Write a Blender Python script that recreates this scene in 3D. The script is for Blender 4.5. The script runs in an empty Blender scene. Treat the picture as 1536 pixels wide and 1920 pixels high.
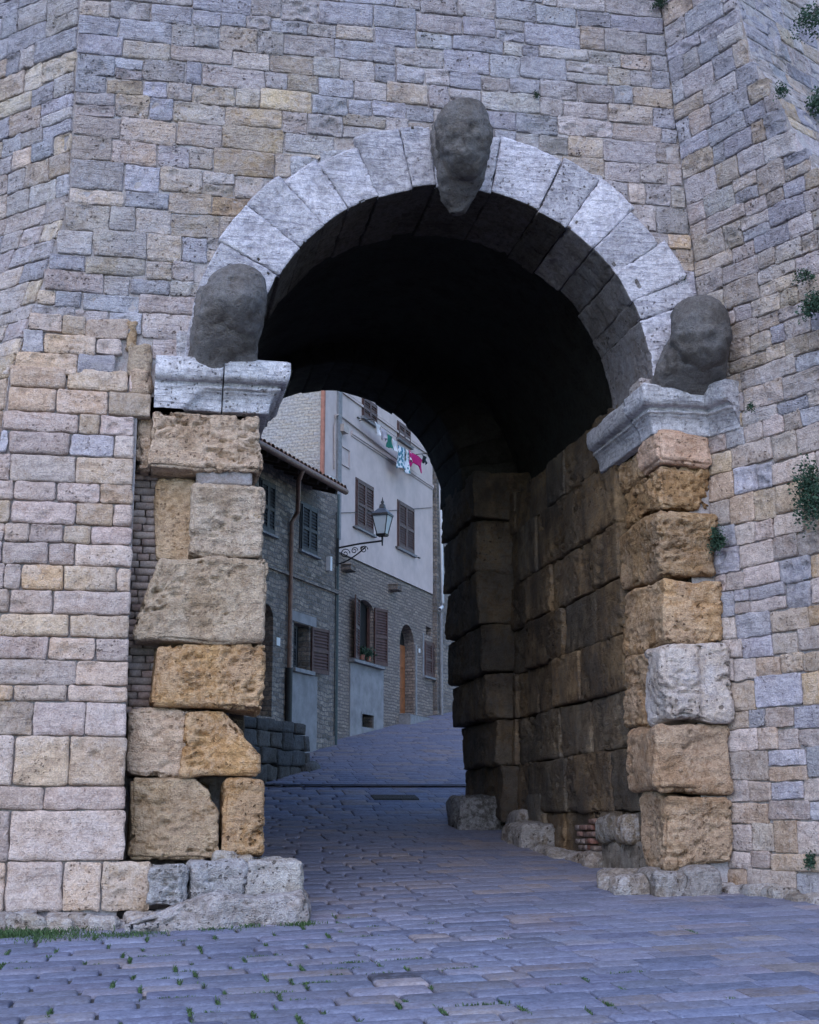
import bpy, bmesh, math, random
import numpy as np
from functools import lru_cache
from mathutils import Matrix, Vector

scene = bpy.context.scene
random.seed(11)
rng = np.random.default_rng(11)
R = math.radians

# ------------------------------------------------------------------ camera
F_PX, PITCH, YAW = 2700.0, R(12.1), R(10.6)          # focal length for a 1536 x 1920 frame
CAM = np.array([-3.2, -15.67, 0.85])
cd = bpy.data.cameras.new("camera")
cd.sensor_fit = 'VERTICAL'; cd.sensor_height = 24.0; cd.sensor_width = 24.0
cd.lens = F_PX / 1920 * 24.0
cd.clip_start = 0.1; cd.clip_end = 2000
co = bpy.data.objects.new("camera", cd)
scene.collection.objects.link(co)
co.location = CAM; co.rotation_euler = (math.pi / 2 + PITCH, 0, -YAW)
scene.camera = co

# ------------------------------------------------------------------ sky, sun, exposure
SUN_EL, SUN_AZ = R(44), R(205)                       # azimuth clockwise from +Y
w = bpy.data.worlds.new("World"); scene.world = w; w.use_nodes = True
nt = w.node_tree
sky = nt.nodes.new('ShaderNodeTexSky'); sky.sky_type = 'NISHITA'; sky.sun_disc = False
sky.sun_elevation = SUN_EL; sky.sun_rotation = SUN_AZ
sky.air_density = 1.0; sky.dust_density = 0.3; sky.ozone_density = 4.0
bg = nt.nodes['Background']; bg.inputs['Strength'].default_value = 0.15
nt.links.new(sky.outputs[0], bg.inputs[0])
sl = bpy.data.lights.new("sun", 'SUN'); sl.energy = 0.8; sl.angle = R(70); sl.color = (1.0, 0.87, 0.80)
so = bpy.data.objects.new("sun", sl); scene.collection.objects.link(so)
sd = Vector((math.sin(SUN_AZ) * math.cos(SUN_EL), math.cos(SUN_AZ) * math.cos(SUN_EL), math.sin(SUN_EL)))
so.rotation_euler = sd.to_track_quat('Z', 'Y').to_euler()
scene.view_settings.view_transform = 'Standard'; scene.view_settings.look = 'None'
scene.view_settings.gamma = 1.0; scene.view_settings.exposure = 1.02
scene.cycles.max_bounces = 4; scene.cycles.diffuse_bounces = 1
scene.cycles.use_adaptive_sampling = True; scene.cycles.adaptive_threshold = .03

# ------------------------------------------------------------------ measuring helpers
_fw = np.array([math.sin(YAW) * math.cos(PITCH), math.cos(YAW) * math.cos(PITCH), math.sin(PITCH)])
_rt = np.array([math.cos(YAW), -math.sin(YAW), 0.0]); _up = np.cross(_rt, _fw)
def onp(px, py, p, n):
    """where the line of sight through a photo pixel meets the real plane (p, n)"""
    d = _fw * F_PX + _rt * (px - 768) + _up * (960 - py)
    p = np.array(p, float); n = np.array(n, float)
    return CAM + d * ((p - CAM) @ n) / (d @ n)
def front(px, py, y=0.0):
    return onp(px, py, (0, y, 0), (0, 1, 0))
def smooth(a, b, x):
    t = np.clip((np.asarray(x, float) - a) / (b - a), 0, 1); return t * t * (3 - 2 * t)
def ground(x, y):
    x = np.asarray(x, float); y = np.asarray(y, float)
    z = np.where(y < 0, 0.068 * np.maximum(y, -40), 0.098 * np.clip(y, 0, 9))
    z = z + 0.17 * np.clip(y - 9, 0, 40)
    return z + 0.033 * np.clip(x - 0.5, -7, 7) * (1 - smooth(0, 7, y)) * smooth(-30, -8, y)

# ------------------------------------------------------------------ numpy noise
def _h(ix, iy, iz):
    h = (ix.astype(np.uint32) * np.uint32(374761393) + iy.astype(np.uint32) * np.uint32(668265263) + iz.astype(np.uint32) * np.uint32(2147483647 - 1274126177))
    h = (h ^ (h >> np.uint32(13))) * np.uint32(1274126177)
    h = (h ^ (h >> np.uint32(16))) * np.uint32(2246822519)
    return ((h ^ (h >> np.uint32(13))) & np.uint32(0xffffff)).astype(np.float64) / 0xffffff
def vn(P):
    P = np.asarray(P, float) + 1000.0
    i = np.floor(P).astype(np.int64); f = P - i; u = f * f * f * (f * (f * 6 - 15) + 10)
    x, y, z = i[:, 0], i[:, 1], i[:, 2]; ux, uy, uz = u[:, 0], u[:, 1], u[:, 2]
    r = 0
    for dx in (0, 1):
        for dy in (0, 1):
            for dz in (0, 1):
                wgt = (ux if dx else 1 - ux) * (uy if dy else 1 - uy) * (uz if dz else 1 - uz)
                r = r + wgt * _h(x + dx, y + dy, z + dz)
    return r * 2 - 1
def fbm(P, octv=4, gain=0.5):
    a, s, r = 1.0, 0.0, 0
    P = np.asarray(P, float)
    for k in range(octv):
        r = r + a * vn(P + 17.3 * k); s += a; a *= gain; P = P * 2.03
    return r / s

# ------------------------------------------------------------------ objects
COL = scene.collection
def mesh_np(name, V, quads, smooth_=True):
    V = np.asarray(V, np.float32); Q = np.asarray(quads, np.int32)
    me = bpy.data.meshes.new(name)
    me.vertices.add(len(V)); me.vertices.foreach_set('co', V.ravel())
    k = Q.shape[1]
    me.loops.add(Q.size); me.loops.foreach_set('vertex_index', Q.ravel())
    me.polygons.add(len(Q)); me.polygons.foreach_set('loop_start', np.arange(len(Q), dtype=np.int32) * k)
    me.polygons.foreach_set('use_smooth', np.full(len(Q), smooth_))
    me.update(calc_edges=True); me.validate()
    return me
def link(name, me, mat, parent=None, loc=None, color=None):
    o = bpy.data.objects.new(name, me); COL.objects.link(o)
    if mat is not None:
        if isinstance(mat, (list, tuple)):
            for m in mat: me.materials.append(m)
        elif not me.materials: me.materials.append(mat)
    if parent is not None: o.parent = parent
    if loc is not None: o.location = loc
    if color is not None: o.color = (*color, 1)
    return o
def put(name, V, Q, mat, parent=None, color=None, smooth_=True):
    """world-space vertices -> object with its origin at their centre (parents stand at the origin)"""
    V = np.asarray(V, float); c = (V.min(0) + V.max(0)) / 2
    return link(name, mesh_np(name, V - c, Q, smooth_), mat, parent, c, color)
def thing(name, label, cat, group=None, loc=(0, 0, 0), rz=0):
    o = bpy.data.objects.new(name, None); COL.objects.link(o); o.empty_display_size = .2
    o.location = loc; o.rotation_euler = (0, 0, rz)
    return tag(o, label, cat, group)
def tag(o, label=None, cat=None, group=None, kind=None):
    if label: o['label'] = label
    if cat: o['category'] = cat
    if group: o['group'] = group
    if kind: o['kind'] = kind
    return o

# ------------------------------------------------------------------ materials
def nodes(name):
    m = bpy.data.materials.new(name); m.use_nodes = True
    t = m.node_tree; b = t.nodes['Principled BSDF']
    def N(tp, **kw):
        n = t.nodes.new(tp)
        for k, v in kw.items():
            if k in n.inputs: n.inputs[k].default_value = v
            else: setattr(n, k, v)
        return n
    def L(a, b_): t.links.new(a, b_)
    return m, t, b, N, L
def mixc(N, L, fac, a, b, mode='MIX'):
    n = N('ShaderNodeMix', data_type='RGBA', blend_type=mode)
    for s, v in ((n.inputs[0], fac), (n.inputs[6], a), (n.inputs[7], b)):
        if hasattr(v, 'is_linked') or hasattr(v, 'links'): L(v, s)
        elif isinstance(v, (int, float)): s.default_value = v
        else: s.default_value = (*v, 1)
    return n.outputs[2]
def ramp(N, L, src, a, b, lo=0.0, hi=1.0):
    n = N('ShaderNodeMapRange', interpolation_type='SMOOTHSTEP')
    n.inputs['From Min'].default_value = a; n.inputs['From Max'].default_value = b
    n.inputs['To Min'].default_value = lo; n.inputs['To Max'].default_value = hi
    L(src, n.inputs['Value']); return n.outputs['Result']
def math_(N, L, op, a, b=0.0, c=None):
    n = N('ShaderNodeMath', operation=op)
    for s, v in ((n.inputs[0], a), (n.inputs[1], b)) + (((n.inputs[2], c),) if c is not None else ()):
        if isinstance(v, (int, float)): s.default_value = v
        else: L(v, s)
    return n.outputs[0]

def stone_material(name, patina=(.36, .35, .39), patina_amt=.45, pits=.5, pit_scale=22, bump=.5, streak=0.0, streak_rot=None,
                   dirt=.35, dirt_col=(.10, .095, .09), grain=60, dist=.02, base=None, rough=.92, soot_shade=None, mott=.75, pit_lo=.06, island=None):
    """weathered stone; its tint is the object's own colour"""
    m, t, b, N, L = nodes(name)
    tc = N('ShaderNodeTexCoord'); oi = N('ShaderNodeObjectInfo'); geo = N('ShaderNodeNewGeometry')
    off = N('ShaderNodeVectorMath', operation='MULTIPLY_ADD')
    L(oi.outputs['Random'], off.inputs[0]); off.inputs[1].default_value = (71, 37, 53); L(tc.outputs['Object'], off.inputs[2])
    co_ = off.outputs[0]
    if island:
        ir = N('ShaderNodeValToRGB'); L(geo.outputs['Random Per Island'], ir.inputs[0]); el = ir.color_ramp.elements
        ir.color_ramp.interpolation = 'CONSTANT'; el[0].color = (*island[0], 1); el[1].position = 1 - 1 / len(island); el[1].color = (*island[-1], 1)
        for i_, c_ in enumerate(island[1:-1]): el.new((i_ + 1) / len(island)).color = (*c_, 1)
        col = ir.outputs[0]
    elif base is None: col = oi.outputs['Color']
    else:
        rgb = N('ShaderNodeRGB'); rgb.outputs[0].default_value = (*base, 1); col = rgb.outputs[0]
    def noise(scale, detail=3, rough_=.65, vec=co_, distort=0.0):
        n = N('ShaderNodeTexNoise', Scale=scale, Detail=detail, Roughness=rough_, Distortion=distort); L(vec, n.inputs['Vector']); return n.outputs['Fac']
    big = noise(3.1, 3, .68); mid = noise(14, 3, .7); fine = noise(grain, 1, .7)
    pw = noise(1.0, 4, .68, geo.outputs['Position'])
    # broad mottling inside one piece
    col = mixc(N, L, ramp(N, L, big, .36, .62, 0, mott), col, mixc(N, L, 1.0, col, (.74, .66, .58), 'MULTIPLY'))
    # grey-lilac patina growing over the pieces
    pm = ramp(N, L, math_(N, L, 'MULTIPLY_ADD', pw, .6, math_(N, L, 'MULTIPLY', mid, .4)), .42, .56, 0, patina_amt)
    col = mixc(N, L, pm, col, patina)
    hgt = math_(N, L, 'MULTIPLY_ADD', mid, .8, math_(N, L, 'MULTIPLY', fine, .35))
    if streak:
        mp = N('ShaderNodeMapping'); mp.inputs['Scale'].default_value = (1.6, 1.6, 17)
        if streak_rot: mp.inputs['Rotation'].default_value = streak_rot
        L(co_, mp.inputs['Vector'])
        stm = ramp(N, L, noise(1.7, 3, .65, mp.outputs[0], .5), .5, .64)
        col = mixc(N, L, math_(N, L, 'MULTIPLY', stm, streak), col, mixc(N, L, 1.0, col, (.48, .48, .52), 'MULTIPLY'))
        hgt = math_(N, L, 'SUBTRACT', hgt, math_(N, L, 'MULTIPLY', stm, .4 * streak))
    # grain and blotches
    col = mixc(N, L, 1.0, col, mixc(N, L, ramp(N, L, fine, .3, .7), (.84, .84, .85), (1.12, 1.12, 1.11)), 'MULTIPLY')
    col = mixc(N, L, 1.0, col, mixc(N, L, ramp(N, L, mid, .32, .62), (.80, .79, .80), (1.09, 1.09, 1.08)), 'MULTIPLY')
    if pits:
        wv = N('ShaderNodeVectorMath', operation='MULTIPLY_ADD'); wv.inputs[1].default_value = (.10, .10, .06); L(co_, wv.inputs[2]); L(mid, wv.inputs[0])
        vo = N('ShaderNodeTexVoronoi', Scale=pit_scale, Randomness=1.0); L(wv.outputs[0], vo.inputs['Vector'])
        cs = N('ShaderNodeSeparateColor'); L(vo.outputs['Color'], cs.inputs[0])
        size = math_(N, L, 'MULTIPLY', math_(N, L, 'POWER', cs.outputs[0], 4.0), ramp(N, L, big, .34, .60, pit_lo, .50))
        pit = math_(N, L, 'MULTIPLY', ramp(N, L, math_(N, L, 'SUBTRACT', size, vo.outputs['Distance']), -.10, .06), 1.0)
        pit = math_(N, L, 'MULTIPLY', pit, ramp(N, L, math_(N, L, 'FRACT', math_(N, L, 'MULTIPLY', oi.outputs['Random'], 17.3)), 0, 1, .15, 1.15))
        col = mixc(N, L, math_(N, L, 'MULTIPLY', pit, pits), col, mixc(N, L, 1.0, col, (.30, .28, .26), 'MULTIPLY'))
        hgt = math_(N, L, 'SUBTRACT', hgt, math_(N, L, 'MULTIPLY', pit, 1.1 * pits))
    # dark weather stains
    col = mixc(N, L, ramp(N, L, math_(N, L, 'SUBTRACT', math_(N, L, 'MULTIPLY', big, .5), math_(N, L, 'MULTIPLY', pw, .5)), .02, .14, 0, dirt), col, dirt_col)
    if soot_shade:
        mp2 = N('ShaderNodeMapping'); mp2.inputs['Scale'].default_value = (1.2, 1.2, .5); L(geo.outputs['Position'], mp2.inputs['Vector'])
        col = mixc(N, L, ramp(N, L, noise(1.3, 3, .65, mp2.outputs[0], .3), .38, .66, soot_shade[1], soot_shade[2]), col, soot_shade[0])
    hv = N('ShaderNodeHueSaturation'); L(col, hv.inputs['Color'])
    L(ramp(N, L, oi.outputs['Random'], 0, 1, .84, 1.14), hv.inputs['Value'])
    L(hv.outputs[0], b.inputs['Base Color'])
    b.inputs['Roughness'].default_value = rough; b.inputs['Specular IOR Level'].default_value = .2
    bp = N('ShaderNodeBump', Strength=bump, Distance=dist); L(hgt, bp.inputs['Height']); L(bp.outputs[0], b.inputs['Normal'])
    return m

def plain(name, c, rough=.7, var=.15, scale=8, metal=0.0, bump=.15, spec=.4):
    m, t, b, N, L = nodes(name)
    tc = N('ShaderNodeTexCoord'); n = N('ShaderNodeTexNoise', Scale=scale, Detail=6, Roughness=.65); L(tc.outputs['Object'], n.inputs['Vector'])
    k = ramp(N, L, n.outputs['Fac'], .3, .7)
    L(mixc(N, L, k, tuple(v * (1 - var) for v in c), tuple(min(1, v * (1 + var)) for v in c)), b.inputs['Base Color'])
    b.inputs['Roughness'].default_value = rough; b.inputs['Metallic'].default_value = metal; b.inputs['Specular IOR Level'].default_value = spec
    bp = N('ShaderNodeBump', Strength=bump, Distance=.01); L(n.outputs['Fac'], bp.inputs['Height']); L(bp.outputs[0], b.inputs['Normal'])
    return m

def masonry(name, cols, bw=.28, bh=.075, mortar=(.24, .225, .22), msize=.012, distort=.05, patch=(.30, .27, .26), patch_amt=.5, bump=.9):
    """walls too far away to tell the bricks apart"""
    m, t, b, N, L = nodes(name)
    tc = N('ShaderNodeTexCoord')
    sw = N('ShaderNodeSeparateXYZ'); L(tc.outputs['Object'], sw.inputs[0])
    cb = N('ShaderNodeCombineXYZ'); L(math_(N, L, 'ADD', sw.outputs[0], sw.outputs[1]), cb.inputs[0]); L(sw.outputs[2], cb.inputs[1])
    nz = N('ShaderNodeTexNoise', Scale=2.5, Detail=4); L(cb.outputs[0], nz.inputs['Vector'])
    s = N('ShaderNodeVectorMath', operation='SCALE'); s.inputs['Scale'].default_value = distort * 2; L(nz.outputs['Color'], s.inputs[0])
    a = N('ShaderNodeVectorMath', operation='ADD'); L(cb.outputs[0], a.inputs[0]); L(s.outputs[0], a.inputs[1])
    br = N('ShaderNodeTexBrick', Scale=1.0); L(a.outputs[0], br.inputs['Vector'])
    br.inputs['Brick Width'].default_value = bw; br.inputs['Row Height'].default_value = bh
    br.inputs['Mortar Size'].default_value = msize; br.inputs['Mortar Smooth'].default_value = .4; br.inputs['Bias'].default_value = 0
    br.inputs['Color1'].default_value = (0, 0, 0, 1); br.inputs['Color2'].default_value = (1, 1, 1, 1); br.inputs['Mortar'].default_value = (.5, .5, .5, 1)
    cr = N('ShaderNodeValToRGB'); L(br.outputs['Color'], cr.inputs[0]); e = cr.color_ramp
    e.elements[0].color = (*cols[0], 1); e.elements[1].color = (*cols[-1], 1)
    for i, c in enumerate(cols[1:-1]): e.elements.new((i + 1) / (len(cols) - 1)).color = (*c, 1)
    col = mixc(N, L, br.outputs['Fac'], cr.outputs[0], mortar)
    n2 = N('ShaderNodeTexNoise', Scale=1.1, Detail=8, Roughness=.7); L(tc.outputs['Object'], n2.inputs['Vector'])
    col = mixc(N, L, ramp(N, L, n2.outputs['Fac'], .45, .62, 0, patch_amt), col, patch)
    n3 = N('ShaderNodeTexNoise', Scale=16, Detail=6, Roughness=.7); L(tc.outputs['Object'], n3.inputs['Vector'])
    col = mixc(N, L, 1.0, col, mixc(N, L, ramp(N, L, n3.outputs['Fac'], .3, .7), (.6, .6, .6), (1.25, 1.25, 1.25)), 'MULTIPLY')
    L(col, b.inputs['Base Color']); b.inputs['Roughness'].default_value = .95
    bp = N('ShaderNodeBump', Strength=bump, Distance=.03)
    L(math_(N, L, 'SUBTRACT', math_(N, L, 'MULTIPLY', n3.outputs['Fac'], .8), br.outputs['Fac']), bp.inputs['Height']); L(bp.outputs[0], b.inputs['Normal'])
    return m

M = {}
M['wall'] = stone_material('wall_stone', patina=(.37, .355, .41), patina_amt=.45, pits=.8, pit_scale=26, bump=1.0, streak=.3, dirt=.34, dirt_col=(.12, .12, .14), dist=.04, mott=.5)
M['pier'] = stone_material('pier_stone', patina=(.47, .43, .45), patina_amt=.35, pits=.65, pit_scale=30, bump=.9, streak=.2, dirt=.08, dist=.035, mott=.45)
M['travertine'] = stone_material('travertine', patina=(.66, .64, .70), patina_amt=.5, pits=.8, pit_scale=26, bump=.9, streak=.45, dirt=.30, mott=.3, pit_lo=.22, dirt_col=(.16, .16, .175), dist=.03)
M['tufa'] = stone_material('tufa_block', patina=(.56, .46, .38), patina_amt=.32, pits=.85, pit_scale=21, bump=1.0, streak=.15, dirt=.15, dirt_col=(.13, .10, .07), dist=.045)
M['passage'] = stone_material('passage_block', patina=(.09, .088, .09), patina_amt=.55, pits=.7, pit_scale=20, bump=.9, streak=.2, dirt=.45, dirt_col=(.035, .03, .027), dist=.045, soot_shade=((.035, .033, .034), 0.0, .55))
M['soot'] = stone_material('sooty_vault', base=(.045, .042, .038), patina=(.03, .03, .03), patina_amt=.5, pits=.5, bump=.8, dirt=.4, dirt_col=(.012, .012, .012), dist=.04)  # sooty stone, base darkened further to carry the unlit vault's shade
M['head'] = stone_material('dark_head_stone', patina=(.15, .145, .15), patina_amt=.35, pits=.6, pit_scale=24, bump=1.0, streak=0, dirt=.5, dirt_col=(.045, .042, .04), dist=.03)
M['mortar'] = stone_material('mortar', base=(.46, .42, .43), patina=(.30, .30, .33), patina_amt=.5, pits=.35, pit_scale=30, bump=.7, dirt=.3, dist=.02)
M['rock'] = stone_material('base_rock', patina=(.44, .43, .46), patina_amt=.5, pits=.8, pit_scale=20, bump=1.0, streak=.2, dirt=.35, dist=.05)
M['step'] = stone_material('step_stone', patina=(.10, .10, .11), patina_amt=.4, pits=.5, pit_scale=22, bump=.9, dirt=.4, dirt_col=(.04, .04, .04), dist=.04)
M['paver'] = stone_material('paving', patina=(.18, .195, .28), patina_amt=.55, pits=.25, pit_scale=25, bump=.4, streak=0, dirt=.3, dirt_col=(.07, .07, .10), grain=45, dist=.012, rough=.75, mott=.2)
M['paver_far'] = stone_material('paving_far', patina=(.18, .195, .28), patina_amt=.55, pits=.25, pit_scale=25, bump=.4, streak=0, dirt=.3, dirt_col=(.07, .07, .10), grain=45, dist=.012, rough=.75, mott=.2,
                                island=[(.20, .208, .285), (.235, .225, .28), (.205, .212, .29), (.28, .245, .26), (.165, .18, .265)])
M['pier_far'] = stone_material('pier_stone_far', patina=(.47, .43, .45), patina_amt=.35, pits=.65, pit_scale=30, bump=.9, streak=.2, dirt=.08, dist=.035, mott=.45, island=[(.46, .445, .50), (.56, .455, .41), (.57, .435, .33), (.52, .45, .43), (.55, .40, .27)])
M['dirt'] = plain('joint_dirt', (.085, .085, .085), .95, .35, 6, bump=.5)
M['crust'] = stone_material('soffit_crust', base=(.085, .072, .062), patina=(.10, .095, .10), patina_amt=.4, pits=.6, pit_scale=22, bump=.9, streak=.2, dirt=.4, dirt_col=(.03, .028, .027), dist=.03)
M['crust2'] = stone_material('soffit_thin_crust', base=(.22, .20, .20), patina=(.20, .195, .215), patina_amt=.4, pits=.6, pit_scale=22, bump=.9, streak=.2, dirt=.4, dirt_col=(.06, .058, .06), dist=.03)  # lighter copy for the right end, where the painted soffit shade is weaker

# ------------------------------------------------------------------ stone builders
def _axis(n, L_, r):
    """samples along a side of length L_, closer at the ends"""
    e = min(r, L_ * .2)
    return np.concatenate([[0, e * .35, e], np.linspace(e, L_ - e, n + 2)[1:-1], [L_ - e, L_ - e * .35, L_]])
def wall_stone(P2, hu, hv, cu, cv, mapw, name, mat, parent, color, proud=.025, rough=.012, rnd=.03, res=.06, seed=0.0, skirt=.09, cav=False):
    a = _axis(max(1, int(2 * hu / res)), 2 * hu, rnd) - hu
    b = _axis(max(1, int(2 * hv / res)), 2 * hv, rnd) - hv
    A, B = np.meshgrid(a, b); A = A.ravel(); B = B.ravel(); nx, ny = len(a), len(b)
    e = np.minimum(hu - np.abs(A), hv - np.abs(B))
    qa = np.clip(A, -(hu - rnd), hu - rnd); qb = np.clip(B, -(hv - rnd), hv - rnd)
    da, db = A - qa, B - qb; dl = np.hypot(da, db) + 1e-9; k = np.minimum(1, rnd / dl)
    A2, B2 = qa + da * k, qb + db * k
    P = np.c_[A2 + cu, B2 + cv, np.full(len(A2), seed)]
    wob = 1 - np.clip(e / .05, 0, 1)
    A2 = A2 + wob * .019 * fbm(P * 8, 3); B2 = B2 + wob * .019 * fbm(P * 8 + 31, 3)
    w_ = .004 + proud * (1 - (1 - np.clip(e / rnd, 0, 1)) ** 2) + rough * 1.2 * fbm(P * 5.5 + 7, 4, .65) + rough * .7 * fbm(P * np.array([9, 26, 1]) + 3, 2)
    w_ -= np.maximum(0, fbm(P * 7 + 91, 2) - .30) * .09 * np.clip(e / .03, 0, 1)
    if cav:
        for _ in range(random.choice((1, 1, 2, 3))):
            ca, cb, cr = random.uniform(-.8, .8) * hu, random.uniform(-.7, .7) * hv, random.uniform(.025, .06)
            d2 = ((A2 - ca) / (cr * random.uniform(1, 1.9))) ** 2 + ((B2 - cb) / cr) ** 2
            w_ = np.maximum(w_ - np.clip(1.25 - d2, 0, 1) * random.uniform(.03, .07), np.minimum(w_, -.010))
    V = np.r_[np.c_[A2, B2, w_]]
    idx = np.arange(nx * ny).reshape(ny, nx)
    Q = np.c_[idx[:-1, :-1].ravel(), idx[:-1, 1:].ravel(), idx[1:, 1:].ravel(), idx[1:, :-1].ravel()]
    ring = np.r_[idx[0, :], idx[1:, -1], idx[-1, -2::-1], idx[-2:0:-1, 0]]
    S = V[ring].copy(); S[:, 2] = -skirt
    s0 = len(V); n = len(ring); j = np.arange(n)
    Q2 = np.c_[ring, s0 + j, s0 + (j + 1) % n, np.roll(ring, -1)]
    V = np.r_[V, S]
    W = mapw(V[:, 0] + cu, V[:, 1] + cv, V[:, 2])
    o = put(name, W, np.r_[Q, Q2], mat, parent, color)
    return o
def pick(pal, at=None):
    r = random.random()
    if at is not None: r = min(.999, max(0, .74 * r + .26 * (.5 + .9 * float(vn(np.array([[at[0] * .45, at[1] * .6, 3.3]]))[0]))))   # like stones lie together
    t = r * sum(p[0] for p in pal)
    for p in pal:
        t -= p[0]
        if t <= 0: break
    j = 1 + random.uniform(-.10, .10)
    return tuple(min(.8, c * j * (1 + random.uniform(-.025, .025))) for c in p[1])
PAL_WALL = [(38, (.42, .41, .47)), (30, (.475, .435, .44)), (21, (.52, .435, .375)), (10, (.56, .43, .30)), (1, (.53, .36, .20))]
PAL_MID = [(26, (.43, .415, .47)), (32, (.52, .45, .43)), (27, (.55, .445, .365)), (13, (.57, .43, .295)), (2, (.53, .36, .20))]
def wall_pal(z): return PAL_MID if random.random() < np.interp(z, [6, 9.5], [1, 0]) else PAL_WALL
PAL_PIER = [(13, (.47, .45, .50)), (36, (.57, .445, .395)), (32, (.58, .435, .33)), (16, (.56, .395, .25)), (3, (.50, .33, .18))]
PAL_BAST = [(28, (.46, .445, .50)), (35, (.56, .455, .41)), (22, (.57, .435, .33)), (13, (.56, .395, .245)), (2, (.50, .33, .17))]

def plane_map(o, U, V, N):
    o, U, V, N = (np.array(q, float) for q in (o, U, V, N))
    return lambda u, v, w_: o + np.outer(u, U) + np.outer(v, V) + np.outer(w_, N)
ZB = lambda k, u: .018 * math.sin(u * 1.9 + k * 2.3) + .014 * math.sin(u * 4.7 + k * 5.1)
def lay_courses(v0, v1, ulo, uhi, mapw, mat, parent, pal, name='wall_stone', hmin=.19, hmax=.32, lmin=.24, lmax=.72, skip=None, pushf=None, joint=.006, keep=None, **kw):
    v = v0; k = 0; made = []
    while v < v1:
        h = random.uniform(hmin, hmax); vm = v + h / 2
        u, ue = ulo(vm), uhi(vm)
        while u < ue - .06:
            l = random.uniform(lmin, lmax) * (.7 if random.random() < .25 else 1) * (.8 + h)
            if ue - (u + l) < lmin * .7: l = ue - u
            l = min(l, ue - u)
            cu = u + l / 2
            if not (skip and skip(u, u + l, v, v + h)):
                dz = ZB(k, cu); dh = ZB(k + 1, cu) - dz
                hh = h + dh
                base = mapw
                def mp(U_, V_, W_, f=base, cu=cu, tilt=random.uniform(-.03, .03)):
                    V_ = V_ + tilt * (U_ - cu)
                    if pushf: U_, V_ = pushf(U_, V_)
                    return f(U_, V_, W_)
                split = hh > .27 and random.random() < .10
                parts = [(v + dz, hh)] if not split else [(v + dz, hh * .48), (v + dz + hh * .48, hh * .52)]
                for (vv, hp) in parts:
                    made.append(wall_stone(None, l / 2 - joint * random.uniform(.5, 1.2), hp / 2 - joint * random.uniform(.5, 1.2), cu, vv + hp / 2, mp, name, mat, parent, pick(pal(vv) if callable(pal) else pal, (cu, vv)),
                               proud=random.uniform(.005, .018), rough=random.uniform(.008, .018) * (2.0 if random.random() < .25 else 1), rnd=min(random.uniform(.010, .030), hp * .3), seed=random.random() * 90, **dict(kw, **(dict(cav=True, res=.025) if random.random() < .16 else {}))))
            u += l
        v += h; k += 1
    return made

@lru_cache(None)
def cube_grid(nx, ny, nz):
    idx = {}; V = []; Q = []
    def g(i, j, k):
        t = (i, j, k)
        if t not in idx: idx[t] = len(V); V.append(t)
        return idx[t]
    for i in range(nx):
        for j in range(ny):
            Q.append((g(i, j, 0), g(i, j + 1, 0), g(i + 1, j + 1, 0), g(i + 1, j, 0)))
            Q.append((g(i, j, nz), g(i + 1, j, nz), g(i + 1, j + 1, nz), g(i, j + 1, nz)))
    for i in range(nx):
        for k in range(nz):
            Q.append((g(i, 0, k), g(i + 1, 0, k), g(i + 1, 0, k + 1), g(i, 0, k + 1)))
            Q.append((g(i, ny, k), g(i, ny, k + 1), g(i + 1, ny, k + 1), g(i + 1, ny, k)))
    for j in range(ny):
        for k in range(nz):
            Q.append((g(0, j, k), g(0, j, k + 1), g(0, j + 1, k + 1), g(0, j + 1, k)))
            Q.append((g(nx, j, k), g(nx, j + 1, k), g(nx, j + 1, k + 1), g(nx, j, k + 1)))
    return np.array(V, float) / np.array([nx, ny, nz]), np.array(Q, np.int32)
def solid(lo, hi, name, mat, parent=None, color=None, res=.05, rnd=.05, amp=.02, freq=3.0, pit=.03, warp=.02, mapf=None, bed=0.0, seed=None, carve=None, pit2=0.0, chip_=.28):
    """a worn block: rounded box, eroded and pitted, then optionally bent into place by mapf"""
    lo = np.array(lo, float); hi = np.array(hi, float); D = hi - lo; h = D / 2; c = (lo + hi) / 2
    n = [int(max(2, min(96, round(d / res)))) for d in D]
    T, Q = cube_grid(*n)
    p = (T - .5) * D; r = min(rnd, h.min() * .8)
    q = np.clip(p, -(h - r), h - r); d = p - q; nl = d / (np.linalg.norm(d, axis=1)[:, None] + 1e-9)
    p = q + nl * r
    s = np.array([random.uniform(0, 80) for _ in range(3)]) if seed is None else np.array(seed, float)
    g = p + s
    if amp: p = p + nl * (amp * fbm(g * freq, 4))[:, None]
    if bed: p = p - nl * (bed * np.maximum(0, fbm(g * np.array([2, 2, 13.0]), 3) - .05))[:, None] * (1 - np.abs(nl[:, 2:3]))
    if pit: p = p - nl * (pit * np.maximum(0, fbm(g * 8.5 + 5, 3) - .12) * 2.2)[:, None]
    if pit2:
        msk = np.clip(fbm(g * 1.9 + 60, 2) * 2.2 + .45, .06, 1)
        p = p - nl * (pit2 * msk * (np.maximum(0, fbm(g * np.array([7, 7, 17.0]) + 11, 3, .6) - .16) * 4.2 + np.maximum(0, fbm(g * np.array([24, 24, 44.0]) + 3, 2) - .2) * 1.4))[:, None]
        p = p - nl * ((1 - np.abs(nl).max(1)) * chip_ * np.maximum(0, fbm(g * 3.3 + 21, 3) + .06))[:, None]
    if warp: p = p + warp * np.c_[vn(g * 1.7), vn(g * 1.7 + 40), vn(g * 1.7 + 80)]
    p = p + c
    if carve: p = carve(p, nl)
    if mapf: p = mapf(p); Q = Q[:, ::-1]              # polar maps mirror the block
    return put(name, p, Q, mat, parent, color)
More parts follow.
